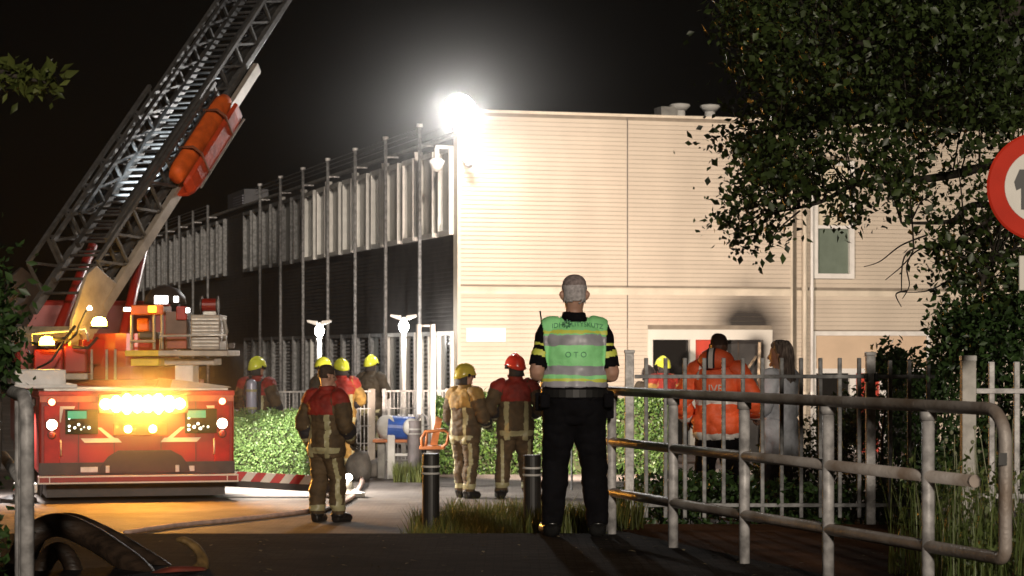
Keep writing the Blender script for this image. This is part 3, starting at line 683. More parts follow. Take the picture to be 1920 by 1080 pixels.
# ladder
P0 = at(205, 560, 33.5); P1 = at(480, 130, 37.5); dv = (P1 - P0).normalized(); LL = (P1 - P0).length
vv = Vector((dv.y, -dv.x, 0)).normalized(); nn = vv.cross(dv).normalized()
if nn.z < 0: nn = -nn
l_alu = mat('ladder_alloy', (.14, .137, .134), .4, .5, var=.2, scale=10)
l_dark = mat('ladder_inner', (.07, .07, .07), .4, .5, var=.2, scale=10)
def lp(t, w, h): return P0 + dv * t + vv * w + nn * h
rung_me = None
def ladder_section(t0, t1, w0, w1, h0, h1, m, rung_from, beam=None, step=.32, tb=.62, mr=None):
    """w0..w1 lateral (w1 = the right chord), h0 = floor, h1 = handrail"""
    sec = MB().bar(lp(t0, w1, h0), lp(beam or t1, w1, h0), .09, .17 if beam else .10, nn).build('ladder_section', t_beige if beam else m, truck, world=True, bevel=.006)
    MB().bar(lp(t0, w0, h0), lp(beam or t1, w0, h0), .08, .15 if beam else .09, nn).build('lower_chord', m, sec, world=True)
    for w in (w0, w1):
        MB().bar(lp(t0 + .35, w, h1), lp(t1, w, h1), .055, .055, nn).build('handrail', m, sec, world=True)
        k = int((t1 - t0 - .35) / tb)
        for i in range(k + 1):
            ta = t0 + .35 + i * tb
            MB().bar(lp(ta, w, h0 + .05), lp(ta, w, h1), .04, .04, dv).build('strut', m, sec, world=True)
            if i < k: MB().bar(lp(ta + .03, w, h1 - .02), lp(ta + tb - .03, w, h0 + .06), .036, .036, dv).build('brace', m, sec, world=True)
    t = rung_from
    while t < t1 - .1:
        MB().tube([lp(t, w0 + .03, h0 + .03), lp(t, w1 - .03, h0 + .03)], .021, 8).build('rung', mr or m, sec, world=True, sm=True)
        t += step
    return sec
s1 = ladder_section(-.25, 4.5, -1.16, 0, 0, .60, l_alu, .1, beam=LL + .05)
s2 = ladder_section(.3, 9.0, -1.03, -.13, .12, .56, l_alu, .5, mr=l_alu)
s3 = ladder_section(1.0, 11.5, -.93, -.23, .20, .52, l_dark, 1.2)
# pivot plates at the foot of the boom
for w in (.04, -1.2):
    pl = [lp(-.25, w, .66), lp(.0, w, .60), lp(.25, w, .06), lp(-.3, w, -.12), lp(-1.05, w, -.10), lp(-1.3, w, .12), lp(-.95, w, .42)]
    th = vv * .05; k = len(pl)
    MB().add(pl + [p - th for p in pl], [tuple(reversed(range(k))), tuple(range(k, 2 * k))] + [(i, (i + 1) % k, (i + 1) % k + k, i + k) for i in range(k)]).build('pivot_plate', t_beige if w > 0 else t_dark, truck, world=True, bevel=.006)
MB().bar(lp(-.9, .08, .1), lp(-.9, -1.25, .1), .16, .16, nn).build('pivot_shaft', t_alu, truck, world=True)
MB().bar(lp(-1.1, -.1, -.05), Vector((c.x - .15, c.y, 1.3)), .5, .35).build('boom_foot', t_red, truck, world=True, bevel=.02)
MB().tube([lp(1.4, -.12, -.12), lp(-1.3, .25, -.85)], .075, 12).build('lift_cylinder', t_red, truck, world=True, sm=True)
MB().tube([lp(1.4, -1.0, -.12), lp(-1.3, -1.1, -.85)], .075, 12).build('lift_cylinder', t_red, truck, world=True, sm=True)
# hydraulic hoses, cables, hand rails and grime-catching fittings
for i in range(4):
    a = tp(70 + i * 22 + (i * 37) % 11, 690 - (i * 53) % 60, 32.3); b_ = tp(120 + i * 21, 640 - (i * 29) % 80, 32.2 + .1 * (i % 3))
    MB().tube(spline([a, a.lerp(b_, .4) + Vector((.05, -.12, -.06)), a.lerp(b_, .7) + Vector((0, -.1, -.09)), b_], 5), .016 + .005 * (i % 2), 7).build('hydraulic_hose', black_rubber, truck, world=True, sm=True)
for px in (172, 200, 216): MB().tube([tp(px, 655, 32.3), tp(px, 712, 32.3)], .018, 8).build('hand_rail', t_alu, truck, world=True)
MB().tube([tp(60, 648, 32.4), tp(60, 625, 32.4), tp(160, 618, 32.4), tp(166, 640, 32.4)], .018, 8).build('hand_rail', t_alu, truck, world=True, sm=True)
MB().tube([tp(300, 656, 32.2), tp(300, 630, 32.2), tp(424, 628, 32.2), tp(426, 656, 32.2)], .016, 8).build('hand_rail', t_alu, truck, world=True, sm=True)
for i in range(3): MB().tube([lp(.2, -.50 - .07 * i, .02), lp(9.0, -.50 - .07 * i, .16)], .008, 6).build('ladder_cable', t_dark, truck, world=True)
for x in (-.75, -.30, .30, .75): MB().span(x - .004, x + .004, -.006, -.0005, .52, 1.30).build('panel_seam', t_dark, truck)
for x in (-.98, .98): MB().tube([(x, -.03, .60), (x, -.075, .62), (x, -.075, .78), (x, -.03, .80)], .012, 7).build('grab_handle', t_alu, truck, sm=True)
for x in (-.62, .62): MB().box((x, -.035, .42), (.22, .01, .07)).build('step_plate', t_alu, truck, bevel=.004)
# rescue stretcher strapped outside the ladder
so = mat('stretcher_orange', (.62, .10, .012), .6, spec=.25, var=.2, scale=5, bump=.15, bscale=12)
stc = thing('rescue_stretcher', 'bright orange rescue stretcher strapped to the outside of the ladder', 'stretcher', lp(3.45, .2, .2))
so2 = mat('stretcher_red', (.46, .045, .01), .6, spec=.25, var=.2, scale=5, bump=.3, bscale=14)
sp_ = [lp(2.45 + 2.0 * i / 16, .10 + .012 * noise.noise(Vector((i * .7, 1, 0))), .30 + .012 * noise.noise(Vector((i * .7, 5, 0)))) for i in range(17)]
rr_ = [.10 + .05 * math.sin(min(1, i / 2, (16 - i) / 2) * 1.57) + .012 * noise.noise(Vector((i * 1.1, 9, 0))) for i in range(17)]
MB().tube(sp_, rr_, 16, flat=1.15).build('rolled_mat', so, stc, world=True, sm=True)
q0 = [(.02, -.06), (.30, -.06), (.36, .02), (.36, .26), (.31, .30), (.29, .26), (.29, .03), (.02, .0)]
rings = [[lp(t, .02 + (a - .02) * sc_, b_ * sc_ + .02) for a, b_ in q0] for t, sc_ in ((2.42, .7), (2.52, .92), (2.7, 1), (4.2, 1), (4.38, .92), (4.48, .7))]
mb = MB(); k = 8; mb.add([v for r in rings for v in r], [tuple(reversed(range(k))), tuple(range(5 * k, 6 * k))] + [(i * k + j, i * k + (j + 1) % k, (i + 1) * k + (j + 1) % k, (i + 1) * k + j) for i in range(5) for j in range(k)])
mb.build('basket', so2, stc, world=True, bevel=.008)
for t in (2.95, 3.9):
    q = [lp(t, .20 + a * .16, .22 + b_ * .285) for a, b_ in ((-1, -1), (.4, -1), (1, -.6), (1, .6), (.4, 1), (-1, 1), (-1, -1))]
    MB().tube(q, .022, 6).build('strap', mat('strap_brown', (.18, .05, .02), .7), stc, world=True)
MB().tube([lp(2.6, .36, -.0), lp(4.35, .36, -.0)], .016, 6).build('rim', t_alu, stc, world=True)
MB().tube([lp(2.5, .06, .50), lp(4.4, .06, .50)], .016, 6).build('rim', t_dark, stc, world=True)
tbox('work_lamp', 428, 438, 643, 653, 32.05, 32.2, t_dark, .01)
# lamps carried by the truck
lamp('ladder_light', 'SPOT', lp(.9, -.58, .9), 5500, (.85, .95, 1), truck, aim=lp(3.1, -.58, .1), size=.05, angle=26, blend=.7)
lamp('yard_work_light', 'SPOT', at(434, 650, 31.9), 1150, (1, .93, .82), truck, aim=(X(720, 31), 31.0, -.6), size=.08, angle=95, blend=.6)
p = wm(truck) @ Vector((1.36, 2.0, 1.25))
sl = MB().span(1.26, 1.34, 1.7, 2.3, 1.22, 1.32).build('scene_lamp', t_dark, truck, bevel=.01)
MB().span(1.28, 1.33, 1.75, 2.25, 1.205, 1.218).build('lens', glow('scene_lens', (1, .97, .92), 10), sl)
lamp('scene_light', 'SPOT', p + Vector((.02, 0, -.08)), 1000, (1, .95, .88), truck, aim=p + Vector((1.0, .5, -1.2)), size=.1, angle=140, blend=.8)
sl = MB().span(-1.34, -1.26, .7, 1.3, 1.22, 1.32).build('scene_lamp', t_dark, truck, bevel=.01)
p = wm(truck) @ Vector((-1.36, 1.0, 1.2))
lamp('scene_light', 'SPOT', p, 350, (1, .95, .92), truck, aim=p + Vector((-.5, -.3, -1.6)), size=.1, angle=140, blend=.8)
p = at(95, 640, 32.2)
lamp('deck_light', 'SPOT', at(205, 600, 32.0), 60, (1, .95, .92), truck, aim=wm(truck) @ Vector((-1.0, .8, 1.5)), size=.05, angle=70, blend=.7)

# smoke volume added behind the truck to carry the amber bar's glow
me = bpy.data.objects['smoke'].data.copy(); o = link('smoke', me); o.location = wm(truck) @ Vector((.05, -.3, 1.3)); o.scale = (2.5, 1.5, 1.6); me.materials[0] = me.materials[0].copy(); [setattr(q_.inputs[1], 'default_value', .30) for q_ in me.materials[0].node_tree.nodes if q_.type == 'MATH' and q_.operation == 'MULTIPLY' and not q_.inputs[1].is_linked]; tag(o, 'added smoke carrying the amber glow behind the fire engine', kind='stuff')
# added tripod lamp supplying warm light on the pale wall (stands out of sight behind the police officer)
wt = Vector((X(1072, 33.2), 33.2, -.62)); wt.z = ground_z(wt.x, wt.y)
twl = thing('added_tripod_lamp', 'added tripod lamp lighting the pale wall, unseen behind the police officer', 'work light', wt)
for q in range(3):
    a = q * 2.094 + .5; MB().tube([wt + Vector((math.cos(a) * .38, math.sin(a) * .38, 0)), wt + Vector((0, 0, .75))], .014, 8).build('leg', galv_dark, twl, world=True)
MB().tube([wt + Vector((0, 0, .6)), wt + Vector((0, 0, 1.55))], .018, 8).build('mast', galv_dark, twl, world=True)
hd_ = MB().box(wt + Vector((0, 0, 1.62)), (.34, .10, .18)).build('head', t_yellow, twl, world=True, bevel=.015)
MB().box(wt + Vector((0, .056, 1.62)), (.30, .012, .14)).build('lens', glow('added_tripod_lens', (1, .82, .60), 40), hd_, world=True)
lamp('added_tripod_spot', 'SPOT', wt + Vector((0, .09, 1.62)), 5300, (1, .80, .66), twl, aim=front(3.2, 0, 2.4), size=.12, angle=110, blend=.5)

# ------------------------------------------------------------------ courtyard lamps
lampg = glow('yard_lamp', (1, .97, .92), 90.0)
for px, py, D, lab in ((599, 616, 47.5, 'lit white yard lamp with winged head behind the hedge, farther from the pale wall'), (757, 607, 43.3, 'lit white yard lamp with winged head beside the white post frame')):
    q = at(px, py, D); y_ = thing('yard_lamp', lab, 'lamp', (q.x, q.y, -.62), group='winged yard lamps')
    MB().tube([(q.x, q.y, -.62), (q.x, q.y, q.z - .1)], .045, 12).build('post', white_paint, y_, world=True, sm=True)
    MB().lathe([(.03, -.17), (.08, -.11), (.095, -.03), (.06, .04)], q, 16).build('globe', lampg, y_, world=True, sm=True)
    for s_ in (-1, 1):
        MB().add([q + Vector((s_ * .05, -.10, .06)), q + Vector((s_ * .05, .10, .06)), q + Vector((s_ * .24, .12, .13)), q + Vector((s_ * .24, -.12, .13)),
                  q + Vector((s_ * .05, -.10, .15)), q + Vector((s_ * .05, .10, .15)), q + Vector((s_ * .24, .12, .17)), q + Vector((s_ * .24, -.12, .17))],
                 [(0, 1, 2, 3), (7, 6, 5, 4), (0, 4, 5, 1), (1, 5, 6, 2), (2, 6, 7, 3), (3, 7, 4, 0)]).build('wing', white_paint, y_, world=True)
    MB().tube([q + Vector((0, 0, .03)), q + Vector((0, 0, .12))], .04, 10).build('neck', white_paint, y_, world=True)
    lamp('yard_light', 'POINT', q + Vector((0, -.02, -.27)), 22, (1, .97, .92), y_, size=.1)

# ------------------------------------------------------------------ courtyard furniture
D = 36.0
pfm = thing('post_frame', 'slim white post frame standing before the dark side wall', 'post frame', (X(798, D), D, -.62))
for px, py in ((785, 642), (811, 607)):
    MB().tube([(X(px, D), D, -.62), (X(px, D), D, Z(608, D))], .042, 12).build('post', white_paint, pfm, world=True, sm=True)
MB().bar((X(785, D), D, Z(611, D)), (X(811, D), D, Z(611, D)), .03, .03).build('crossbar', galv, pfm, world=True)
# mesh fence
D = 40.0; fz0, fz1 = -.55, Z(734, D)
mf = thing('mesh_fence', 'low grey wire mesh fence in front of the dark side wall', 'fence', (X(640, D), D, -.62))
def fy(px): return D + (px - 640) * .004
for px in (380, 500, 608, 697, 720, 838):
    MB().box((X(px, fy(px)), fy(px), (-.62 + fz1 + .04) / 2), (.12 if px == 697 else .06, .06, fz1 + .04 + .62)).build('post', t_beige if px == 697 else galv, mf, world=True, bevel=.005)
wpx = 382
while wpx < 838:
    if not 700 < wpx < 718: MB().bar((X(wpx, fy(wpx)), fy(wpx), fz0), (X(wpx, fy(wpx)), fy(wpx), fz1), .012, .012).build('wire', galv, mf, world=True)
    wpx += 7.0
for r in range(5):
    z = fz0 + (fz1 - fz0) * r / 4
    for a, b_ in ((382, 697), (720, 836)): MB().bar((X(a, fy(a)), fy(a) - .012, z), (X(b_, fy(b_)), fy(b_) - .012, z), .022, .03 if r == 4 else .014).build('rail', galv, mf, world=True)
# blue drum with white ends on an orange board with a white leg
D = 35.9
orange = mat('orange_paint', (.62, .20, .06), .45, var=.2, scale=6)
brd = thing('orange_bench', 'orange board bench on a thick white leg under the blue drum', 'bench', (X(735, D), D, -.62))
MB().span(X(700, D), X(766, D), D - .2, D + .25, Z(829, D), Z(823, D)).build('seat_board', orange, brd, world=True, bevel=.01)
MB().span(X(728, D), X(742, D), D - .26, D - .12, -.62, Z(806, D)).build('leg', white_paint, brd, world=True, bevel=.01)
MB().span(X(742, D), X(766, D), D - .24, D - .18, Z(854, D), Z(849, D)).build('stretcher_bar', white_paint, brd, world=True, bevel=.006)
MB().span(X(708, D), X(722, D), D - .05, D + .1, -.62, Z(829, D)).build('pedestal', mat('concrete', (.34, .33, .31), .8, var=.2), brd, world=True, bevel=.01)
dr = thing('blue_drum', 'blue drum with white round ends lying on the orange bench', 'drum', at(750, 822, D))
bl = mat('drum_blue', (.06, .16, .62), .35, var=.1)
MB().tube([at(728, 801, D - .12), at(777, 804, D - .12)], .18, 24).build('barrel', bl, dr, world=True, sm=False)
MB().lathe([(.185, -.05), (.185, .04), (.1, .075), (.02, .08)], at(726, 801, D - .15), 22, Vector((-.55, -.8, 0)).to_track_quat('Z', 'Y').to_matrix()).build('end_disc', white_paint, dr, world=True, sm=True)
MB().lathe([(.135, -.03), (.135, .03), (.07, .05), (.01, .055)], at(772, 801, D - .30), 22, Vector((.35, -.93, 0)).to_track_quat('Z', 'Y').to_matrix()).build('end_disc', white_paint, dr, world=True, sm=True)
for px in (748, 756, 768, 774): MB().tube([at(px, 784, D - .12), at(px, 777, D - .12)], .022, 8).build('valve', white_paint, dr, world=True)
MB().tube([at(782, 790, D), at(792, 776, D), at(800, 782, D), at(803, 800, D)], .018, 8).build('handle', galv_dark, dr, world=True)
# orange play seat
D = 33.6
ps = thing('orange_chair', 'orange moulded chair with looped armrest behind the black bollard', 'chair', (X(816, D), D, -.62))
MB().span(X(787, D), X(835, D), D - .2, D + .2, Z(842, D), Z(835, D)).build('seat_pan', orange, ps, world=True, bevel=.012)
MB().tube([at(792, 838, D - .18), at(790, 822, D - .18), at(797, 810, D - .18), at(832, 806, D - .18), at(842, 812, D - .18), at(838, 832, D - .18), at(828, 839, D - .18)], .024, 8).build('armrest', orange, ps, world=True, sm=True)
MB().tube([at(798, 836, D - .18), at(801, 808, D - .18)], .02, 8).build('armrest_post', orange, ps, world=True, sm=True)
MB().add([at(806, 836, D + .15), at(820, 836, D + .15), at(829, 786, D + .25), at(818, 780, D + .25), at(806, 836, D + .20), at(820, 836, D + .20), at(829, 786, D + .30), at(818, 780, D + .30)],
         [(0, 1, 2, 3), (7, 6, 5, 4), (0, 4, 5, 1), (1, 5, 6, 2), (2, 6, 7, 3), (3, 7, 4, 0)]).build('backrest', orange, ps, world=True)
MB().span(X(800, D), X(824, D), D - .08, D + .08, -.62, Z(842, D)).build('pedestal', mat('concrete', (.34, .33, .31)), ps, world=True)
# bollards
blk = mat('bollard_black', (.016, .015, .014), .45, var=.2)
def bollard(px, D, z0, h, r, m, label):
    b = thing('bollard', label, 'bollard', (X(px, D), D, z0), group='round bollards with two rings')
    MB().lathe([(r, 0), (r, h - .02), (r * .93, h)], (0, 0, 0), 24).build('post', m, b, sm=False)
    for z in (h - .13, h - .20): MB().lathe([(r + .004, z - .011), (r + .008, z - .007), (r + .008, z + .007), (r + .004, z + .011)], (0, 0, 0), 24).build('ring', mat('ring_grey', (.55, .53, .50), .3), b)
    return b
bollard(808, 24.0, -.63, .90, .088, blk, 'black ringed bollard in the grass before the orange seat')
bollard(998, 23.5, -.63, .91, .088, blk, 'black ringed bollard half hidden behind the police officer')
bollard(777, 35.6, -.63, .90, .105, mat('bollard_grey', (.22, .19, .19), .55, var=.2), 'grey ringed bollard beside the blue drum')
# rocks / concrete blocks behind the standing man
for i, (px, py, D, w_, h_, lab) in enumerate(((674, 872, 35.5, .34, .42, 'grey rounded boulder near the fence, the bigger one'), (700, 882, 36.2, .30, .24, 'small dark boulder between big boulder and white bench leg'))):
    bm_ = bmesh.new(); bmesh.ops.create_icosphere(bm_, subdivisions=3, radius=1)
    for v in bm_.verts:
        v.co *= 1 + .22 * noise.noise(v.co * 1.7 + Vector((i * 7, 0, 0))); v.co = Vector((v.co.x * w_ * .6, v.co.y * w_ * .6, max(v.co.z, -.5) * h_ * .7))
    me = bpy.data.meshes.new('boulder'); bm_.to_mesh(me); bm_.free(); me.materials.append(mat('stone', (.22, .20, .18), .85, var=.25, scale=5, bump=.5))
    for p_ in me.polygons: p_.use_smooth = True
    o = link('boulder', me); o.location = (X(px, D), D, -.60 + h_ * .3); tag(o, lab, 'boulder', 'boulders by the fence')
# ------------------------------------------------------------------ hoses
def gp(px, py):                                   # point on the lower yard under a pixel
    D = 1.93 * F / (py - HY); return Vector((X(px, D), D, ground_z(X(px, D), D) + .03))
hz_ = [gp(236, 1004), gp(330, 990), gp(440, 979), gp(560, 965), gp(625, 953), gp(655, 940), gp(672, 922), gp(679, 905), gp(668, 893), gp(640, 884)]
o = MB().tube(spline(hz_), .036, 10, flat=.75).build('supply_hose', mat('hose_pink', (.62, .42, .34), .7, var=.15, scale=10, bump=.3), sm=True)
tag(o, 'pale fire hose lying across the paving to the stabiliser foot', 'hose')
hz_ = [gp(605, 962), gp(640, 945), gp(662, 930), gp(640, 925), gp(610, 935)]
o = MB().tube(spline(hz_), .03, 10, flat=.8).build('supply_hose', mat('hose_grey', (.34, .30, .28), .7, var=.2, scale=10), sm=True); tag(o, 'short grey hose loop around the stabiliser foot', 'hose')
hb = mat('hose_brown', (.045, .028, .018), .5, var=.35, scale=5, bump=.35, bscale=14, stretch=(1, 4, 4))
def near(px, py, D): return at(px, py, D)
def nz0(p, z): return Vector((p[0], p[1], z))
D = 14.6
for pts, r, lab in (
    ([near(20, 1120, D), near(40, 1040, D), near(66, 1000, D), near(110, 984, D), near(165, 1004, D - .05), near(222, 1040, D - .3), near(268, 1078, D - .5), near(285, 1120, D - .7)], .075, 'thick dark fire hose arching beside the grey railing posts'),
    ([near(50, 1060, D + .3), near(82, 994, D + .35), near(128, 974, D + .3), near(190, 996, D + .2), near(262, 1036, D), near(322, 1078, D - .2), near(335, 1120, D - .4)], .045, 'thinner dark hose arching behind the thick one'),
    ([near(70, 1130, D - .5), near(78, 1070, D - .5), near(100, 1036, D - .4), near(124, 1040, D - .4), near(140, 1075, D - .45), near(148, 1130, D - .5)], .055, 'dark hose loop standing upright below the arching hoses')):
    o = MB().tube(spline(pts), r, 14).build('suction_hose', hb, sm=True); tag(o, lab, 'hose', 'dark hoses piled at the roadside')
fm = mat('flat_hose_yellow', (.30, .18, .06), .7, var=.4, scale=9, bump=.5, bscale=25); fr_ = mat('flat_hose_red', (.20, .035, .02), .7, var=.3, scale=8)
fh = thing('folded_hose', 'flat yellow and red hose end folded over on the dark road', 'hose', (X(360, 13.9), 13.9, 0))
D = 14.3
MB().tube(spline([near(330, 1012, D), near(350, 1015, D), near(370, 1030, D - .03), near(380, 1050, D - .08), near(376, 1068, D - .15), near(350, 1082, D - .25), near(300, 1100, D - .35)]), [.018 + .032 * min(1, i / 6) for i in range(49)], 12, flat=.5).build('outer_fold', fm, fh, world=True, sm=True)
MB().tube(spline([near(384, 1068, D - .2), near(352, 1068, D - .25), near(318, 1070, D - .3), near(280, 1084, D - .4), near(250, 1110, D - .5)]), [.03 + .02 * min(1, i / 8) for i in range(33)], 12, flat=.45).build('inner_fold', fr_, fh, world=True, sm=True)
# fallen leaves and grit on the road and footpath
rq = random.Random(5); mb = MB()
for i in range(150):
    D = rq.uniform(12.3, 16.6); x_ = rq.uniform(X(300, D), X(1700, D)); 
    side_ = (Vector((x_, D, 0)) - rail_pt(0)).cross(RD).z
    z_ = .004 if side_ > -.16 else -.108
    a_ = rq.uniform(0, 6.28); s_ = rq.uniform(.008, .03); u_ = Vector((math.cos(a_), math.sin(a_), .15)) * s_; w_ = Vector((-math.sin(a_), math.cos(a_), .1)) * s_ * .5; p_ = Vector((x_, D, z_ + .006))
    mb.add([p_ - u_, p_ + w_, p_ + u_, p_ - w_ + Vector((0, 0, .004))], [(0, 1, 2), (0, 2, 3)])
tag(mb.build('leaf_litter', mat('dry_leaf', (.28, .22, .12), .8, var=.3)), 'scattered dry leaves on the near road', kind='stuff')
# crumpled white litter in the grass
bm_ = bmesh.new(); bmesh.ops.create_icosphere(bm_, subdivisions=4, radius=1)
for v in bm_.verts:
    v.co *= 1 + .45 * noise.noise(v.co * 2.3) + .25 * noise.noise(v.co * 6); v.co = Vector((v.co.x * .11, v.co.y * .08, v.co.z * .04 + .03))
me = bpy.data.meshes.new('plastic_bag'); bm_.to_mesh(me); bm_.free(); me.materials.append(mat('bag_white', (.42, .42, .40), .5, var=.1))
o = link('plastic_bag', me); o.location = (X(905, 22.4), 22.4, ground_z(X(905, 22.4), 22.4) + .13); tag(o, 'crumpled pale plastic bag lying in the rough grass', 'litter')
# ------------------------------------------------------------------ guard railing, bar fence, sign
rust = mat('railing_steel', (.50, .46, .43), .5, .1, var=.3, scale=4, bump=.3, bscale=40, col2=(.27, .20, .15))
rail = thing('guard_railing', 'tubular steel guard railing with three rails along the near road', 'railing', rail_pt(0))
hs = (1.03, .665, .30)
def rp_(t, z, off=0.0): return rail_pt(t, z) + Vector((0, 0, 0))
for i in range(5):
    MB().tube([rp_(i * .25, -.1), rp_(i * .25, 1.0)], .034, 14).build('post', galv if i else galv, rail, world=True, sm=True)
    for h in hs[:1]: MB().tube([rp_(i * .25, .955), rp_(i * .25, 1.0)], .044, 14).build('collar', galv, rail, world=True, sm=True)
te = 1.165; arc = []
for k in range(7):
    q = math.pi / 2 * k / 6; arc.append(rp_(te - (.035 - .035 * math.sin(q)), 1.03 - .16 * (1 - math.cos(q))))
arc2 = []
for k in range(7):
    q = math.pi / 2 * k / 6; arc2.append(rp_(te - .012 * (1 - math.cos(q)), .30 + .055 * (1 - math.sin(q))))
loop = [rp_(-.06, 1.03), rp_(.3, 1.03), rp_(.7, 1.03)] + arc + [rp_(te, .6)] + arc2 + [rp_(.7, .30), rp_(.3, .30), rp_(-.06, .30)]
MB().tube(loop, .033, 14).build('looped_rail', rust, rail, world=True, sm=True)
mr_ = MB().tube([rp_(-.06, .665), rp_(1.10, .665)], .032, 14).build('middle_rail', rust, rail, world=True, sm=True)
MB().tube([rp_(1.10, .665), rp_(1.103, .665)], .033, 14).build('end_cap', mat('cap_pale', (.5, .42, .36), .5), mr_, world=True)
MB().box(rp_(te, .79) + Vector((-.02, -.035, 0)), (.04, .02, .06)).build('sticker', blk, rail, world=True)
# the same kind of railing at the left edge of the picture
lr = thing('guard_railing', 'grey tubular railing end at the left edge of the road', 'railing', (X(40, 12.0), 12.0, 0))
D = 12.0
MB().tube([(X(51, D), D, -.05), (X(51, D), D, .95), (X(49, D), D, 1.03), (X(42, D), D + .05, 1.07), (X(20, D), D + .3, 1.085), (X(-60, D), D + 1.1, 1.085), (X(-200, D), D + 2.6, 1.085)], .036, 14).build('looped_rail', galv, lr, world=True, sm=True)
MB().tube([(X(26, D), D + .28, -.1), (X(26, D), D + .28, 1.05)], .036, 14).build('post', galv, lr, world=True, sm=True)
MB().tube([(X(2, D), D + .5, -.1), (X(2, D), D + .5, 1.05)], .036, 14).build('post', galv, lr, world=True, sm=True)
MB().tube([(X(51, D), D, .62), (X(-200, D), D + 2.6, .66)], .034, 14).build('middle_rail', galv, lr, world=True, sm=True)
# bar fence with 2 m panels
FD = 19.5
def fxy(px): return X(px, FD), FD
bf = thing('bar_fence', 'galvanised upright bar fence with square posts beyond the footpath', 'fence', (X(1180, FD), FD, -.16))
zt_, zb_ = Z(671, FD), Z(971, FD)
def fbar(root, px, D, z0, z1, r=.017, m=None):
    MB().box((X(px, D), D, (z0 + z1) / 2), (r * 2, r * 2, z1 - z0)).build('bar', m or galv_dark, root, world=True, bevel=.006)
for i in range(12): fbar(bf, 1211.5 + i * 36.3, FD, zb_, zt_)
for i in range(3): fbar(bf, 1669 + i * 35.8, FD, zb_ - .0, zt_ - .02)
for (px, w_, zt2) in ((1180, .075, Z(662, FD)), (1632, .078, Z(666, FD))):
    o = MB().box((X(px, FD), FD, (-.2 + zt2) / 2), (w_, .07, zt2 + .2)).build('post', galv, bf, world=True, bevel=.006)
    MB().box((X(px, FD), FD, zt2 + .012), (w_ + .012, .082, .03)).build('post_cap', galv, o, world=True, bevel=.006)
MB().lathe([(.11, 0), (.09, .012), (.05, .06)], (X(1180, FD), FD, -.16), 16).build('post_foot', galv, bf, world=True)
for a, b_ in ((1190, 1627), (1637, 1752)):
    for py in (706, 947): MB().bar((X(a, FD), FD, Z(py, FD)), (X(b_, FD), FD, Z(py, FD)), .05, .032).build('rail', galv_dark, bf, world=True, bevel=.004)
for px in (1623, 1641): MB().box((X(px, FD), FD - .04, Z(708, FD)), (.03, .04, .07)).build('clamp', blk, bf, world=True)
FD2 = 15.4
bf2 = thing('bar_fence', 'pale bar fence section with tall square post among the weeds', 'fence', (X(1815, FD2), FD2, -.12))
o = MB().box((X(1815, FD2), FD2, (-.2 + Z(676, FD2)) / 2), (.092, .092, Z(676, FD2) + .2)).build('post', mat('pale_post', (.6, .57, .52), .6, var=.15, scale=14), bf2, world=True, bevel=.006)
MB().box((X(1815, FD2), FD2, Z(672, FD2)), (.10, .10, .04)).build('post_cap', white_paint, o, world=True, bevel=.008)
for px in (1859, 1906, 1952, 1998): fbar(bf2, px, FD2, Z(960, FD2), Z(678, FD2), .019, galv)
for py in (733, 930): MB().bar((X(1829, FD2), FD2, Z(py, FD2)), (X(2010, FD2), FD2, Z(py, FD2)), .05, .034).build('rail', galv, bf2, world=True, bevel=.004)
MB().box((X(2020, FD2), FD2, (-.2 + Z(676, FD2)) / 2), (.092, .092, Z(676, FD2) + .2)).build('post', galv, bf2, world=True, bevel=.006)
# round traffic sign with red border
SDI = 13.4; sxp = X(1953, SDI); szp = Z(350, SDI)
sg = thing('traffic_sign', 'round white traffic sign with red border and black numeral', 'sign', (sxp + .1, SDI + .05, 0))
Rs = Matrix.Rotation(math.pi / 2, 3, 'X')
MB().lathe([(.31, -.018), (.313, -.004), (.30, .004)], (sxp, SDI, szp), 48, Rs).build('disc', mat('sign_red', (.72, .045, .02), .6, spec=.15, var=.06), sg, world=True)
MB().lathe([(.213, .0045), (.212, .008)], (sxp, SDI, szp), 48, Rs).build('white_field', mat('sign_white', (.88, .84, .76), .4, var=.05), sg, world=True)
MB().tube([(sxp + .02, SDI + .06, -.2), (sxp + .02, SDI + .06, szp + .36)], .03, 12).build('pole', galv_dark, sg, world=True, sm=True)
for z in (.12, -.12): MB().box((sxp + .02, SDI + .035, szp + z), (.12, .03, .035)).build('clamp', galv, sg, world=True)
MB().box((sxp + .035, SDI + .0, Z(512, SDI)), (.33, .012, .20)).build('lower_plate', mat('sign_white', (.88, .84, .76)), sg, world=True, bevel=.005)
def text_mesh(s, size, bold=0.0):
    cu = bpy.data.curves.new('text', 'FONT'); cu.body = s; cu.size = size; cu.align_x = 'CENTER'; cu.align_y = 'CENTER'; cu.extrude = .002; cu.offset = bold
    o = bpy.data.objects.new('text', cu); COL.objects.link(o); dg = bpy.context.evaluated_depsgraph_get()
    me = bpy.data.meshes.new_from_object(o.evaluated_get(dg)); bpy.data.objects.remove(o); return me
MB().prism([(X(a, SDI), Z(b_, SDI)) for a, b_ in ((1911, 318), (1901, 341), (1905, 357), (1914, 353), (1914, 393), (1935, 393), (1935, 318))], SDI - .0125, SDI - .0085).build('numeral', blk, sg, world=True)

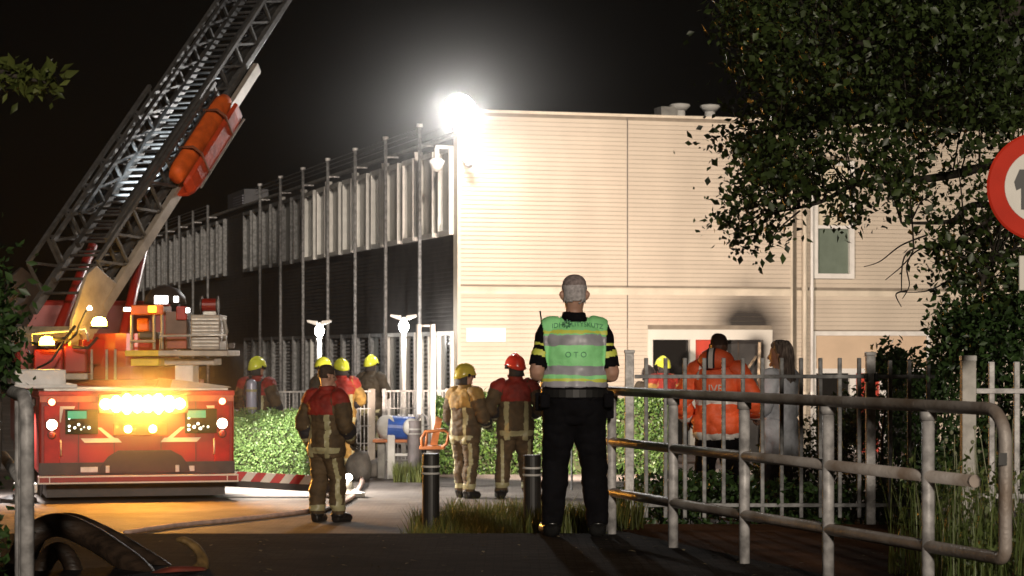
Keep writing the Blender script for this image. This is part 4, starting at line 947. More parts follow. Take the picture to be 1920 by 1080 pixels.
# ------------------------------------------------------------------ vegetation
def leaf_cloud(rng, centers, size, aspect=.5, jitter=.45, up=0.35):
    """numpy: one folded leaf (two quads meeting at the midrib) per centre"""
    n = len(centers); c = np.asarray(centers)
    d = rng.normal(size=(n, 3)); d[:, 2] -= up; d /= np.linalg.norm(d, axis=1)[:, None]
    r = rng.normal(size=(n, 3)); s = np.cross(d, r); s /= np.linalg.norm(s, axis=1)[:, None]
    q = np.cross(d, s)
    L = size * (1 + jitter * rng.uniform(-1, 1, n))[:, None]; Wd = L * aspect
    v = np.empty((n, 6, 3))
    v[:, 0] = c; v[:, 1] = c + d * L * .45 + s * Wd * .5 + q * Wd * .16; v[:, 2] = c + d * L * .5; v[:, 3] = c + d * L * .45 - s * Wd * .5 + q * Wd * .16
    v[:, 4] = c + d * L; v[:, 5] = c + d * L * .98
    base = (np.arange(n) * 6)[:, None]
    f = np.concatenate([base + np.array([[0, 1, 4]]), base + np.array([[0, 4, 3]])], axis=0)
    return v.reshape(-1, 3), f
def np_mesh(name, v, f, m, parent=None, world=True):
    me = bpy.data.meshes.new(name)
    if parent and world:
        M = np.array(wm(parent).inverted()); v = v @ M[:3, :3].T + M[:3, 3]
    nf = len(f); k = f.shape[1]
    me.vertices.add(len(v)); me.vertices.foreach_set('co', np.ascontiguousarray(v, dtype=np.float32).ravel())
    me.loops.add(nf * k); me.loops.foreach_set('vertex_index', f.astype(np.int32).ravel())
    me.polygons.add(nf); me.polygons.foreach_set('loop_start', np.arange(nf, dtype=np.int32) * k)
    me.update(calc_edges=True); me.validate(); me.materials.append(m)
    return link(name, me, parent)
def in_poly(x, y, poly):
    c = False; n = len(poly); j = n - 1
    for i in range(n):
        if (poly[i][1] > y) != (poly[j][1] > y) and x < (poly[j][0] - poly[i][0]) * (y - poly[i][1]) / (poly[j][1] - poly[i][1]) + poly[i][0]: c = not c
        j = i
    return c
lf_tree = leafmat('tree_leaf', (.015, .028, .006), (.06, .095, .022), .15)
lf_shrub = leafmat('shrub_leaf', (.02, .045, .012), (.06, .12, .03), .25)
lf_hedge = leafmat('hedge_leaf', (.09, .17, .045), (.22, .32, .10), .3)
lf_dark = leafmat('dark_hedge_leaf', (.02, .055, .012), (.085, .15, .03), .25)
grass_m = leafmat('grass_blade', (.07, .10, .02), (.20, .21, .06), .3)
bark = mat('bark', (.055, .045, .035), .9, var=.4, scale=12, bump=.6)

# big tree at the right: trunk stands outside the picture, limbs reach in
rng = np.random.default_rng(11); rr = random.Random(11)
tr = thing('broadleaf_tree', 'large leafy tree overhanging the pale wall beside the traffic sign', 'tree', (5.1, 18.6, -.16))
TB = Vector((5.1, 18.6, -.3))
trunk = [TB, TB + Vector((-.05, .05, 1.2)), TB + Vector((.05, .1, 2.4)), TB + Vector((-.1, .1, 3.6)), TB + Vector((-.2, .0, 5.2)), TB + Vector((-.1, -.1, 6.8))]
tk = MB().tube(spline(trunk), [.24 - .18 * i / (len(spline(trunk)) - 1) for i in range(len(spline(trunk)))], 14).build('trunk', bark, tr, world=True, sm=True)
limbs = []
def limb(p0, pts, r0, r1):
    sp = spline([p0] + pts); n_ = len(sp); limbs.append(sp)
    MB().tube(sp, [r0 + (r1 - r0) * i / (n_ - 1) for i in range(n_)], 8).build('limb', bark, tk, world=True, sm=True)
limb(trunk[2], [at(1860, 385, 18.2), at(1780, 415, 18.0), at(1690, 418, 17.9)], .035, .008)
limb(trunk[3], [at(1880, 300, 18.3), at(1740, 335, 18.2), at(1620, 340, 18.2), at(1540, 378, 18.1), at(1470, 395, 18.2)], .045, .008)
limb(trunk[3], [at(1850, 200, 18.8), at(1700, 210, 18.8), at(1560, 230, 18.9), at(1420, 245, 18.7)], .05, .008)
limb(trunk[4], [at(1850, 60, 18.2), at(1700, 60, 18.0), at(1550, 100, 18.2), at(1420, 120, 18.4)], .09, .012)
limb(trunk[4], [at(1800, -120, 19), at(1600, -60, 19.2), at(1440, 0, 19.2)], .09, .012)
limb(trunk[2], [at(1900, 470, 17.6), at(1830, 560, 17.4), at(1800, 640, 17.4)], .03, .006)
limb(trunk[3], [at(1830, 430, 17.8), at(1770, 455, 17.8), at(1700, 475, 17.8), at(1690, 545, 17.8)], .016, .004)
limb(trunk[5], [at(2000, -350, 18.6), at(1800, -420, 18.8)], .08, .02)
limb(trunk[5], [at(2250, -250, 18.6), at(2420, -200, 18.8)], .08, .02)
limb(trunk[4], [at(2300, 60, 18.6), at(2460, 100, 18.8)], .08, .02)
for pts in ([(1765, 455), (1720, 470), (1690, 500), (1660, 525)], [(1712, 470), (1700, 500), (1705, 535), (1692, 560)], [(1740, 440), (1690, 460), (1650, 490), (1620, 500)], [(1500, 395), (1460, 430), (1440, 462)], [(1700, 545), (1680, 552), (1690, 575)], [(1790, 520), (1740, 545), (1690, 548)]):
    MB().tube(spline([at(a, b_, 17.8 + .1 * i) for i, (a, b_) in enumerate(pts)]), [.008 - .005 * j / (len(pts) * 8 - 8) for j in range(len(pts) * 8 - 7)], 6).build('twig', bark, tk, world=True, sm=True)
crown = [(1372, -40), (1368, 80), (1395, 130), (1382, 200), (1347, 238), (1350, 288), (1395, 300), (1415, 325), (1372, 360), (1364, 425), (1398, 445), (1408, 488), (1440, 470), (1470, 405), (1505, 352), (1545, 338), (1575, 402), (1612, 410), (1640, 352), (1720, 392), (1755, 440), (1765, 500), (1800, 545), (1830, 590), (1920, 600), (2150, 640), (2500, 350), (2500, -350), (2100, -620), (1650, -420)]
cents = []
allp = np.array([p for sp in limbs for p in sp])
twb = MB(); tries = 0; n_cl = 0
while n_cl < 1150 and tries < 40000:
    tries += 1
    px = rr.uniform(1345, 2500) if rr.random() < .25 else rr.uniform(1345, 1935); py = rr.uniform(-600, 700) if px > 1950 or rr.random() < .15 else rr.uniform(-50, 700)
    if not in_poly(px, py, crown): continue
    D = rr.uniform(16.6, 20.6)
    dens = noise.noise(Vector((px / 95.0, py / 80.0, D * .35))) + .25 * noise.noise(Vector((px / 33.0, py / 33.0, D)))
    thr = -.20 + .25 * smooth(90, 330, py + 60 * noise.noise(Vector((px / 60.0, 3, D))))
    if px > 1600 and py > 400: thr = .02
    if 1480 < px < 1730 and 325 < py: thr = .16
    if 1525 < px < 1615 and 300 < py: thr = .12
    if px < 1530 and py > 205: thr = -.13
    if dens < thr: continue
    c_ = at(px, py, D); n_cl += 1
    dd = np.linalg.norm(allp - np.array(c_), axis=1); q = Vector(allp[int(dd.argmin())])
    if 0.12 < dd.min() < .8: twb.tube([q, q.lerp(c_, .5) + Vector((0, 0, .05)), c_], [.008, .006, .003], 5, caps=False)
    k = rr.randint(20, 40); rad = rr.uniform(.07, .16)
    cents.append(np.array(c_) + rng.normal(size=(k, 3)) * rad * np.array([1, 1, .75]))
tag(twb.build('twigs', bark, tk, world=True), kind='stuff')
v, f = leaf_cloud(rng, np.concatenate(cents), .056, .66, jitter=.6)
np_mesh('crown', v, f, lf_tree, tr)

def shrub(name, label, base, boxes, n, size, m, seed, stems=8, cat='shrub', group=None):
    """foliage clumps spread through several ellipsoids (centre, radii) given in metres, with stems from the base"""
    rg = np.random.default_rng(seed); rq = random.Random(seed)
    t = thing(name, label, cat, base, group=group); cs = []
    for i in range(n):
        c_, r = boxes[rq.randrange(len(boxes))]
        d = rg.normal(size=3); d /= np.linalg.norm(d); p = np.array(c_) + d * np.array(r) * (rq.random() ** .45)
        if p[2] < base[2] + .05: p[2] = base[2] + .05 + rq.random() * .2
        cs.append(p + rg.normal(size=(rq.randint(9, 16), 3)) * .07)
    v, f = leaf_cloud(rg, np.concatenate(cs), size, .5)
    np_mesh('foliage', v, f, m, t)
    for i in range(stems):
        c_, r = boxes[i % len(boxes)]; e = Vector(c_) + Vector([rq.uniform(-.6, .6) * q for q in r]); b0 = Vector(base) + Vector((rq.uniform(-.2, .2), rq.uniform(-.2, .2), -.05))
        MB().tube(spline([b0, b0.lerp(e, .5) + Vector((rq.uniform(-.1, .1), 0, .1)), e], 4), [.022 - .002 * j for j in range(9)], 6).build('stem', bark, t, world=True, sm=True)
    return t
D = 17.0
shrub('shrub', 'tall glossy shrub growing up behind the pale square fence post', (X(1850, D), D, -.16),
      [(at(1850, 640, D), (.32, .5, .35)), (at(1900, 720, D), (.32, .5, .5)), (at(1800, 620, 17.2), (.18, .3, .25)), (at(1860, 850, D), (.35, .5, .4)), (at(1950, 600, D), (.35, .5, .6)), (at(1960, 850, D), (.4, .5, .5))], 620, .062, lf_shrub, 5)
D = 21.2
shrub('shrub', 'dark leafy shrub between the two fence posts', (X(1700, D), D, -.2),
      [(at(1715, 800, D), (.45, .6, .42)), (at(1760, 720, D), (.2, .3, .3)), (at(1690, 900, D), (.5, .5, .35)), (at(1800, 880, D), (.4, .5, .4)), (at(1675, 690, 20.4), (.06, .1, .12))], 520, .065, lf_shrub, 6)
D = 23.6
shrub('shrub', 'low dark shrub mass behind the fence beside the woman', (X(1560, D), D, -.32),
      [(at(1560, 850, D), (.55, .5, .5)), (at(1460, 900, D), (.5, .4, .3)), (at(1610, 790, D), (.3, .4, .3))], 460, .06, lf_tree, 8)
# left-edge shrub and the tree whose single bough enters top left
D = 12.6
shrub('shrub', 'leafy shrub at the left picture edge over the railing end', (X(-70, D), D, -.16),
      [(at(-18, 600, D + .5), (.14, .2, .3)), (at(-60, 520, D + .5), (.2, .25, .4)), (at(-40, 680, D + .5), (.2, .25, .12)), (at(-85, 940, 12.9), (.16, .15, .25)), (at(-60, 1040, 12.8), (.14, .12, .10)), (at(-130, 780, D), (.3, .3, .6))], 330, .06, lf_shrub, 9)
lt = thing('broadleaf_tree', 'tree outside the left edge with one leafy bough entering top left', 'tree', (-5.0, 14.5, -.16))
tk2 = MB().tube(spline([(-5.0, 14.5, -.3), (-4.95, 14.5, 1.5), (-5.05, 14.4, 3.0), (-5.0, 14.4, 4.6)]), [.16 - .12 * i / 24 for i in range(25)], 12).build('trunk', bark, lt, world=True, sm=True)
cs = []; rg = np.random.default_rng(3)
for pts in ([(-5.03, 14.4, 2.5), at(-260, 60, 14), at(-80, 110, 13.6), at(20, 140, 13.4), at(100, 158, 13.4)], [(-5.0, 14.4, 3.5), at(-420, -60, 14.5), at(-300, -160, 14.6)], [(-5.0, 14.4, 3.0), (-6.0, 14.6, 3.6), (-6.6, 14.8, 4.0)], [(-5, 14.4, 4.2), (-4.6, 14.5, 5.2), (-4.4, 14.6, 5.8)]):
    sp = spline(pts); MB().tube(sp, [.045 - .04 * i / (len(sp) - 1) for i in range(len(sp))], 7).build('limb', bark, tk2, world=True, sm=True)
    for p_ in sp[10:]: cs.append(np.array(p_) + rg.normal(size=(14, 3)) * np.array([.055, .08, .04]))
v, f = leaf_cloud(rg, np.concatenate(cs), .085, .42, up=.1); np_mesh('crown', v, f, leafmat('bough_leaf', (.05, .07, .015), (.14, .17, .04), .3), lt)

def hedge(label, x0, x1, y0, y1, z0, z1, n, size, m, seed):
    rg = np.random.default_rng(seed); t = thing('hedge', label, 'hedge', ((x0 + x1) / 2, (y0 + y1) / 2, z0))
    u = rg.uniform(size=(n, 3)); face = rg.integers(0, 10, n)
    p = np.array([x0, y0, z0]) + u * np.array([x1 - x0, y1 - y0, z1 - z0]); dep = np.abs(rg.normal(size=n)) * .07
    for i in range(n):
        fc = face[i]
        if fc < 5: p[i, 1] = y0 + dep[i]
        elif fc < 8: p[i, 2] = z1 - dep[i]
        elif fc == 8: p[i, 0] = x1 - dep[i]
        else: p[i, 0] = x0 + dep[i]
        w_ = noise.noise(Vector(p[i]) * 1.3) * .13 + noise.noise(Vector(p[i]) * 3.1) * .10 + noise.noise(Vector(p[i]) * 8) * .06
        p[i] += np.array([0, -w_, w_])
    v, f = leaf_cloud(rg, p, size, .55, up=-.1); np_mesh('foliage', v, f, m, t)
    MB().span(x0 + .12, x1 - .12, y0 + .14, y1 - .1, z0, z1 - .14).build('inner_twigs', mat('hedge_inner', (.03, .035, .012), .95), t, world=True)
hedge('trimmed green hedge between the fire engine and the standing man', X(380, 34), X(573, 34), 33.8, 34.9, -.62, Z(783, 34), 24000, .036, lf_hedge, 1)
hedge('long green hedge before the pale wall behind the two helmeted firefighters', X(818, 37), X(1262, 37), 36.9, 37.9, -.62, Z(748, 37), 24000, .055, lf_dark, 2)

def blades(rg, n, xr, yr, h, zfun, lean=.35, w=.006):
    x = rg.uniform(*xr, n); y = rg.uniform(*yr, n)
    keep = np.array([noise.noise(Vector((a * 1.6, b_ * 1.6, 5))) > -.15 for a, b_ in zip(x, y)]); x, y = x[keep], y[keep]; n = len(x)
    z = np.array([zfun(a, b_) for a, b_ in zip(x, y)]); hh = h * rg.uniform(.35, 1.1, n)
    an = rg.uniform(0, 6.28, n); lx, ly = np.cos(an) * hh * lean * rg.uniform(.2, 1, n), np.sin(an) * hh * lean * rg.uniform(.2, 1, n)
    wx, wy = -np.sin(an) * w, np.cos(an) * w
    v = np.stack([np.stack([x - wx, y - wy, z], 1), np.stack([x + wx, y + wy, z], 1), np.stack([x + lx * .4 + wx * .8, y + ly * .4 + wy * .8, z + hh * .6], 1), np.stack([x + lx * .4 - wx * .8, y + ly * .4 - wy * .8, z + hh * .6], 1), np.stack([x + lx, y + ly, z + hh], 1), np.stack([x + lx + .001, y + ly, z + hh], 1)], 1)
    b_ = (np.arange(n) * 6)[:, None]
    return v.reshape(-1, 3), np.concatenate([b_ + np.array([[0, 1, 2, 3]]), b_ + np.array([[3, 2, 5, 4]])], 0)
rg = np.random.default_rng(21)
parts = []
def acc(*a, **k): parts.append(blades(rg, *a, **k))
acc(7000, (X(770, 24), X(1120, 24)), (22.0, 25.6), .30, ground_z, lean=.7)
acc(3500, (X(835, 26), X(1150, 26)), (25, 27.8), .26, ground_z, lean=.7)
acc(900, (X(752, 23), X(860, 23)), (22.3, 23.6), .16, ground_z)
acc(1500, (X(742, 35.3), X(800, 35.3)), (34.6, 35.6), .30, ground_z)
acc(2600, (X(985, 18), X(1160, 18)), (17.2, 19.2), .22, ground_z)
acc(1500, (X(1110, 20), X(1190, 20)), (18.8, 21.5), .45, ground_z)
def join_np(ps):
    vs, fs, k = [], [], 0
    for v, f in ps: vs.append(v); fs.append(f + k); k += len(v)
    return np.concatenate(vs), np.concatenate(fs)
v, f = join_np(parts); tag(np_mesh('grass', v, f, grass_m), 'rough grass tufts around the bollards', kind='stuff')
# weeds along the right railing end and low plants at the fence foot
parts = []
acc(900, (X(1755, 13.4), X(1960, 13.4)), (12.6, 15.2), .75, lambda a, b_: -.115, lean=.3, w=.004)
acc(600, (X(1755, 12.6), X(1900, 12.6)), (11.4, 12.8), .22, lambda a, b_: -.115, lean=.8, w=.01)
pl = []
for i in range(150):
    x, y = rg.uniform(X(1760, 13.5), X(1960, 13.5)), rg.uniform(12.7, 15.0); h = rg.uniform(.3, .85); pl.append(np.array([x, y, -.1]) + np.stack([rg.normal(size=10) * .03, rg.normal(size=10) * .03, rg.uniform(0, h, 10)], 1))
for i in range(260):
    x, y = rg.uniform(X(1740, 12.2), X(1960, 12.2)), rg.uniform(11.2, 12.6); pl.append(np.array([x, y, -.1]) + np.stack([rg.normal(size=8) * .05, rg.normal(size=8) * .05, rg.uniform(0, .16, 8)], 1))
v1 = leaf_cloud(rg, np.concatenate(pl), .05, .45)
v, f = join_np(parts); f3 = np.concatenate([f[:, :3], f[:, [0, 2, 3]]], 0); v, f = join_np([(v, f3), v1])
tag(np_mesh('weeds', v, f, leafmat('weed_leaf', (.07, .11, .025), (.20, .26, .08), .3)), 'tall flowering weeds around the railing end', kind='stuff')
pl = []
for i in range(520):
    x, y = rg.uniform(X(1175, 20), X(1760, 20)), rg.uniform(19.55, 21.2); pl.append(np.array([x, y, -.16]) + np.stack([rg.normal(size=9) * .07, rg.normal(size=9) * .07, rg.uniform(0, .42 - .1 * (x > 2), 9)], 1))
v, f = leaf_cloud(rg, np.concatenate(pl), .07, .5)
tag(np_mesh('undergrowth', v, f, lf_shrub), 'low leafy plants along the foot of the bar fence', kind='stuff')
# seed heads on the weeds
mb = MB()
for i in range(26):
    x, y = rg.uniform(X(1765, 13.4), X(1950, 13.4)), rg.uniform(12.7, 14.6); h = rg.uniform(.45, .92)
    mb.tube([(x, y, -.1), (x + .02, y, h * .5), (x + rg.normal() * .03, y, h)], .0025, 5); mb.lathe([(.003, -.012), (.011, -.004), (.012, .006), (.004, .014)], (x, y, h + .01), 8)
tag(mb.build('weed_stalks', mat('seed_head', (.34, .36, .22), .8)), 'thin weed stalks with pale seed heads', kind='stuff')
# ------------------------------------------------------------------ people
def loft(bm, rings):
    """rings: list of (centre, x axis, y axis, rx, ry)"""
    n = 16; prev = None; first = None
    for (c, ax, ay, rx, ry) in rings:
        cur = [bm.verts.new(c + ax * math.cos(2 * math.pi * j / n) * rx + ay * math.sin(2 * math.pi * j / n) * ry) for j in range(n)]
        if prev:
            for j in range(n): bm.faces.new((prev[j], prev[(j + 1) % n], cur[(j + 1) % n], cur[j]))
        else: first = cur
        prev = cur
    bm.faces.new(list(reversed(first))); bm.faces.new(prev)
def limb_loft(bm, pts, rs, sub=4):
    sp = spline(pts, sub); k = len(sp); seg = len(pts) - 1; rings = []; ref = Vector((1, 0, 0))
    for i, p in enumerate(sp):
        d = (sp[min(i + 1, k - 1)] - sp[max(i - 1, 0)]).normalized()
        a = ref - d * ref.dot(d)
        if a.length < .2: a = Vector((0, 1, 0)) - d * d.y
        a.normalize(); b = d.cross(a); ref = a
        q = i / sub; j = min(int(q), seg - 1); f = q - j; r = rs[j] * (1 - f) + rs[j + 1] * f
        rings.append((p, a, b, r, r))
    loft(bm, rings)
SKIN = mat('skin', (.48, .27, .19), .5, var=.1, scale=12); SKIN_D = mat('skin_brown', (.16, .075, .045), .5, var=.1, scale=12)
EYE = mat('eye', (.03, .02, .02), .2); LIP = mat('lip', (.30, .11, .09), .5)
def hand_mesh(wrist, elbow, palm_dir, r=1.0, curl=.5):
    """palm with four unequal bent fingers and a thumb, tubes rooted in the palm"""
    d = (wrist - elbow).normalized(); s = Vector(palm_dir); s = (s - d * s.dot(d)).normalized(); nrm_ = d.cross(s)
    mb = MB(); c = wrist + d * .045 * r
    mb.tube([wrist - d * .03, wrist + d * .01, wrist + d * .05 * r, wrist + d * .09 * r], [.028 * r, .030 * r, .040 * r, .036 * r], 10, flat=.55)
    for i, (o_, L) in enumerate(((-.03, .072), (-.01, .082), (.01, .077), (.03, .06))):
        b = wrist + d * .085 * r + s * o_ * r; k1 = b + (d * math.cos(curl * .5) + nrm_ * math.sin(curl * .5)) * L * .5 * r; k2 = k1 + (d * math.cos(curl * 1.5) + nrm_ * math.sin(curl * 1.5)) * L * .32 * r; k3 = k2 + (d * math.cos(curl * 2.3) + nrm_ * math.sin(curl * 2.3)) * L * .25 * r
        mb.tube([b - d * .01, b, k1, k2, k3], [.0095 * r, .0095 * r, .009 * r, .008 * r, .006 * r], 7)
    b = wrist + d * .03 * r - s * .03 * r; mb.tube([b, b + (d * .6 - s * .7 + nrm_ * .3) * .035 * r, b + (d * .95 - s * .5 + nrm_ * .6) * .062 * r], [.012 * r, .0105 * r, .008 * r], 7)
    return mb
def remesh(bm, vox, iters=3):
    me = bpy.data.meshes.new('tmp'); bm.to_mesh(me); bm.free(); o = bpy.data.objects.new('tmp', me); COL.objects.link(o)
    r = o.modifiers.new('r', 'REMESH'); r.mode = 'VOXEL'; r.voxel_size = vox
    s = o.modifiers.new('s', 'SMOOTH'); s.iterations = iters; s.factor = .5
    dg = bpy.context.evaluated_depsgraph_get(); m2 = bpy.data.meshes.new_from_object(o.evaluated_get(dg))
    bpy.data.objects.remove(o); bpy.data.meshes.remove(me); return m2
def seg_param(P, A, B):
    A = np.array(A); B = np.array(B); d = B - A; t = np.clip(((P - A) @ d) / (d @ d), 0, 1); q = A + t[:, None] * d
    return np.linalg.norm(P - q, axis=1), t

def make_person(label, loc, rz, H=1.8, bulk=.0, arms=None, legs=None, lean=0.0, head_turn=0.0, head_nod=0.0, vox=.013, skirt=None, outfit=None, skin=SKIN, fat=0.0, fold=.017, seed=1, group=None):
    """local frame: faces +Y, z up, ground at 0, built for 1.8 m then scaled"""
    root = thing('person', label, 'person', loc, rz, group); k = H / 1.8
    V = Vector
    arms = arms or {}; legs = legs or {}
    J = {}
    for s, nm in ((-1, 'L'), (1, 'R')):
        J['hip' + nm] = V((s * .095, 0, .92)); lg = legs.get(nm, (0, 0))     # (foot dx, foot dy)
        foot = V((s * .125 + lg[0], lg[1], .085)); J['ank' + nm] = foot; J['kn' + nm] = J['hip' + nm].lerp(foot, .49) + V((s * .005, .03, 0)); J['toe' + nm] = foot + V((s * .035, .17, -.045))
        J['sh' + nm] = V((s * ((.185 if outfit != 'police' else .168) + bulk * .6), lean * .5, 1.415)); a = arms.get(nm)
        J['el' + nm], J['wr' + nm] = (V(a[0]), V(a[1])) if a else (V((s * .30, -.03, 1.13)), V((s * .31, .09, .90)))
    bm = bmesh.new(); ux, uy = V((1, 0, 0)), V((0, 1, 0))
    def ly(z): return lean * max(0, (z - .95) / .5)
    tor = [(.78, .135, .105), (.86, .178, .125), (.95, .176, .125), (1.06, .160, .115), (1.16, .165, .118), (1.27, .185, .125), (1.36, .196, .118), (1.425, .180, .098), (1.47, .115, .078), (1.50, .075, .068), (1.56, .060, .062), (1.60, .058, .06)]
    rings = []
    for z, rx, ry in tor:
        b = bulk if .8 < z < 1.45 else bulk * .3 if z < 1.48 else 0
        fz = fat * math.exp(-((z - 1.05) / .2) ** 2)
        rings.append((V((0, ly(z) + fz * .3 - .01 * (1.2 < z < 1.42), z)), ux, uy, rx + b + fz, ry + b + fz))
    if skirt: rings = [(V((0, ly(.9), skirt)), ux, uy, .21 + bulk, .15 + bulk), (V((0, ly(.9), .80)), ux, uy, .20 + bulk, .14 + bulk)] + rings[1:]
    loft(bm, rings)
    # head (turned and nodded about the neck)
    hp = V((0, lean * 1.1, 1.55)); HM = Matrix.Translation(hp) @ Matrix.Rotation(head_turn, 4, 'Z') @ Matrix.Rotation(head_nod, 4, 'X')
    hr = [(-.01, .05, .055, .0), (.03, .062, .078, .012), (.07, .070, .090, .016), (.12, .077, .098, .012), (.17, .078, .099, .006), (.215, .068, .086, .0), (.24, .048, .06, -.002), (.25, .02, .025, 0)]
    Rm = HM.to_3x3()
    loft(bm, [(HM @ V((0, y, z)), Rm @ ux, Rm @ uy, rx, ry) for z, rx, ry, y in hr])
    limb_loft(bm, [HM @ V((0, .09, .135)), HM @ V((0, .122, .09)), HM @ V((0, .105, .075))], [.012, .017, .012])            # nose
    limb_loft(bm, [HM @ V((-.03, .07, .02)), HM @ V((0, .10, .015)), HM @ V((.03, .07, .02))], [.018, .022, .018])           # chin
    for s in (-1, 1): limb_loft(bm, [HM @ V((s * .074, -.005, .145)), HM @ V((s * .092, -.018, .125)), HM @ V((s * .078, -.008, .085))], [.012, .018, .012])
    ab = .014 + bulk * .35 if outfit != 'police' else .004; lb = .012 + bulk * .55
    for nm in 'LR':
        s = -1 if nm == 'L' else 1
        limb_loft(bm, [J['sh' + nm] + V((-s * .06, 0, .015)), J['sh' + nm], J['sh' + nm].lerp(J['el' + nm], .45), J['el' + nm], J['el' + nm].lerp(J['wr' + nm], .35), J['wr' + nm]], [.070 + ab * .5, .066 + ab, .056 + ab, .046 + ab, .047 + ab, .033 + ab * .8])
        limb_loft(bm, [J['hip' + nm] + V((0, 0, .06)), J['hip' + nm] - V((0, 0, .1)), J['kn' + nm], J['kn' + nm].lerp(J['ank' + nm], .35) - V((0, .012, 0)), J['ank' + nm]], [.10 + lb, .096 + lb, .064 + lb, .062 + lb, .045 + lb])
        a, t = J['ank' + nm], J['toe' + nm]
        limb_loft(bm, [a - V((0, .05, .035)), a - V((0, 0, .03)), a.lerp(t, .6) - V((0, 0, .005)), t], [.046, .052, .046, .036])
    me = remesh(bm, vox); me.transform(Matrix.Scale(k, 4))
    # classify faces by nearest bone
    nv = len(me.vertices); co = np.empty(nv * 3); me.vertices.foreach_get('co', co); co = co.reshape(-1, 3)
    no = np.empty(nv * 3); me.vertices.foreach_get('normal', no); no = no.reshape(-1, 3)
    bones = [('torso', V((0, 0, .85)), V((0, lean, 1.46)), .15), ('head', hp - V((0, 0, .01)), HM @ V((0, 0, .2)), .085)]
    for nm in 'LR':
        bones += [('uarm' + nm, J['sh' + nm], J['el' + nm], .062 + ab), ('farm' + nm, J['el' + nm], J['wr' + nm], .045 + ab), ('thigh' + nm, J['hip' + nm], J['kn' + nm], .085), ('shin' + nm, J['kn' + nm], J['ank' + nm], .06), ('foot' + nm, J['ank' + nm] - V((0, .05, .03)), J['toe' + nm], .05)]
    C = co / k
    dist = []; tt = []
    for nm, a, b, r in bones:
        d, t = seg_param(C, a, b); dist.append(d / r); tt.append(t)
    dist = np.array(dist); tt = np.array(tt); vb = dist.argmin(0); vt = tt[vb, np.arange(nv)]
    names = [b[0] for b in bones]
    # cloth folds
    for i in range(nv):
        nmx = names[vb[i]]
        if nmx == 'head': continue
        p = V(C[i]); a_ = fold * (noise.noise(V((p.x * 7, p.y * 7, p.z * 13 + seed * 5))) + .6 * noise.noise(V((p.x * 19, p.y * 19, p.z * 24 + seed))))
        if nmx[:4] in ('shin', 'thig', 'farm'): a_ += fold * .5 * noise.noise(V((p.x * 5 + p.z * 9, p.y * 5, p.z * 26 + seed)))
        if nmx[:4] == 'foot' : a_ *= .2
        if outfit == 'police' and nmx[:4] == 'farm': a_ *= .1
        co[i] += no[i] * a_ * k
    floor = C[:, 2] < .012; co[floor, 2] = .012 * k
    me.vertices.foreach_set('co', co.ravel()); me.update()
    nf = len(me.polygons); lv = np.empty(nf * 4, dtype=np.int32)
    polys = [tuple(p.vertices) for p in me.polygons]
    fb = np.array([vb[p[0]] for p in polys]); fc_ = np.array([co[list(p)].mean(0) for p in polys]) / k; ft = np.array([vt[list(p)].mean() for p in polys])
    fname = np.array([names[i] for i in fb])
    ctx = dict(root=root, me=me, co=co, no=no, polys=polys, fname=fname, fc=fc_, ft=ft, k=k, J=J, HM=HM, bulk=bulk, lean=lean)
    for m in (skin,): me.materials.append(m)
    for p in me.polygons: p.use_smooth = True
    body = link('body', me, root)
    # eyes and mouth
    for s in (-1, 1): MB().lathe([(.003, -.006), (.011, 0), (.006, .006)], V(HM @ V((s * .032, .092, .135))) * k, 10, (Rm @ Matrix.Rotation(-math.pi / 2, 3, 'X'))).build('eye', EYE, body)
    MB().box(V(HM @ V((0, .106, .052))) * k, (.045 * k, .01, .008), Rm).build('mouth', LIP, body)
    ctx['body'] = body
    return ctx
def garment(ctx, name, mask, off, mats, mi, parent=None, thick=.006):
    """a worn layer lifted off the body surface; mi = material index for each chosen face"""
    idx = np.nonzero(mask)[0]; used = {}; vs = []; fs = []
    nz_ = np.empty(len(ctx['co']) * 3); ctx['me'].vertices.foreach_get('normal', nz_); nz_ = nz_.reshape(-1, 3)
    for i in idx:
        f = []
        for v in ctx['polys'][i]:
            if v not in used: used[v] = len(vs); vs.append(tuple(ctx['co'][v] + nz_[v] * off))
            f.append(used[v])
        fs.append(tuple(f))
    me = bpy.data.meshes.new(name); me.from_pydata(vs, [], fs)
    for m in mats: me.materials.append(m)
    me.polygons.foreach_set('material_index', [int(x) for x in mi[idx]]); me.polygons.foreach_set('use_smooth', [True] * len(fs)); me.update()
    o = link(name, me, parent or ctx['root'])
    if thick: s = o.modifiers.new('thickness', 'SOLIDIFY'); s.thickness = thick; s.offset = 1
    return o
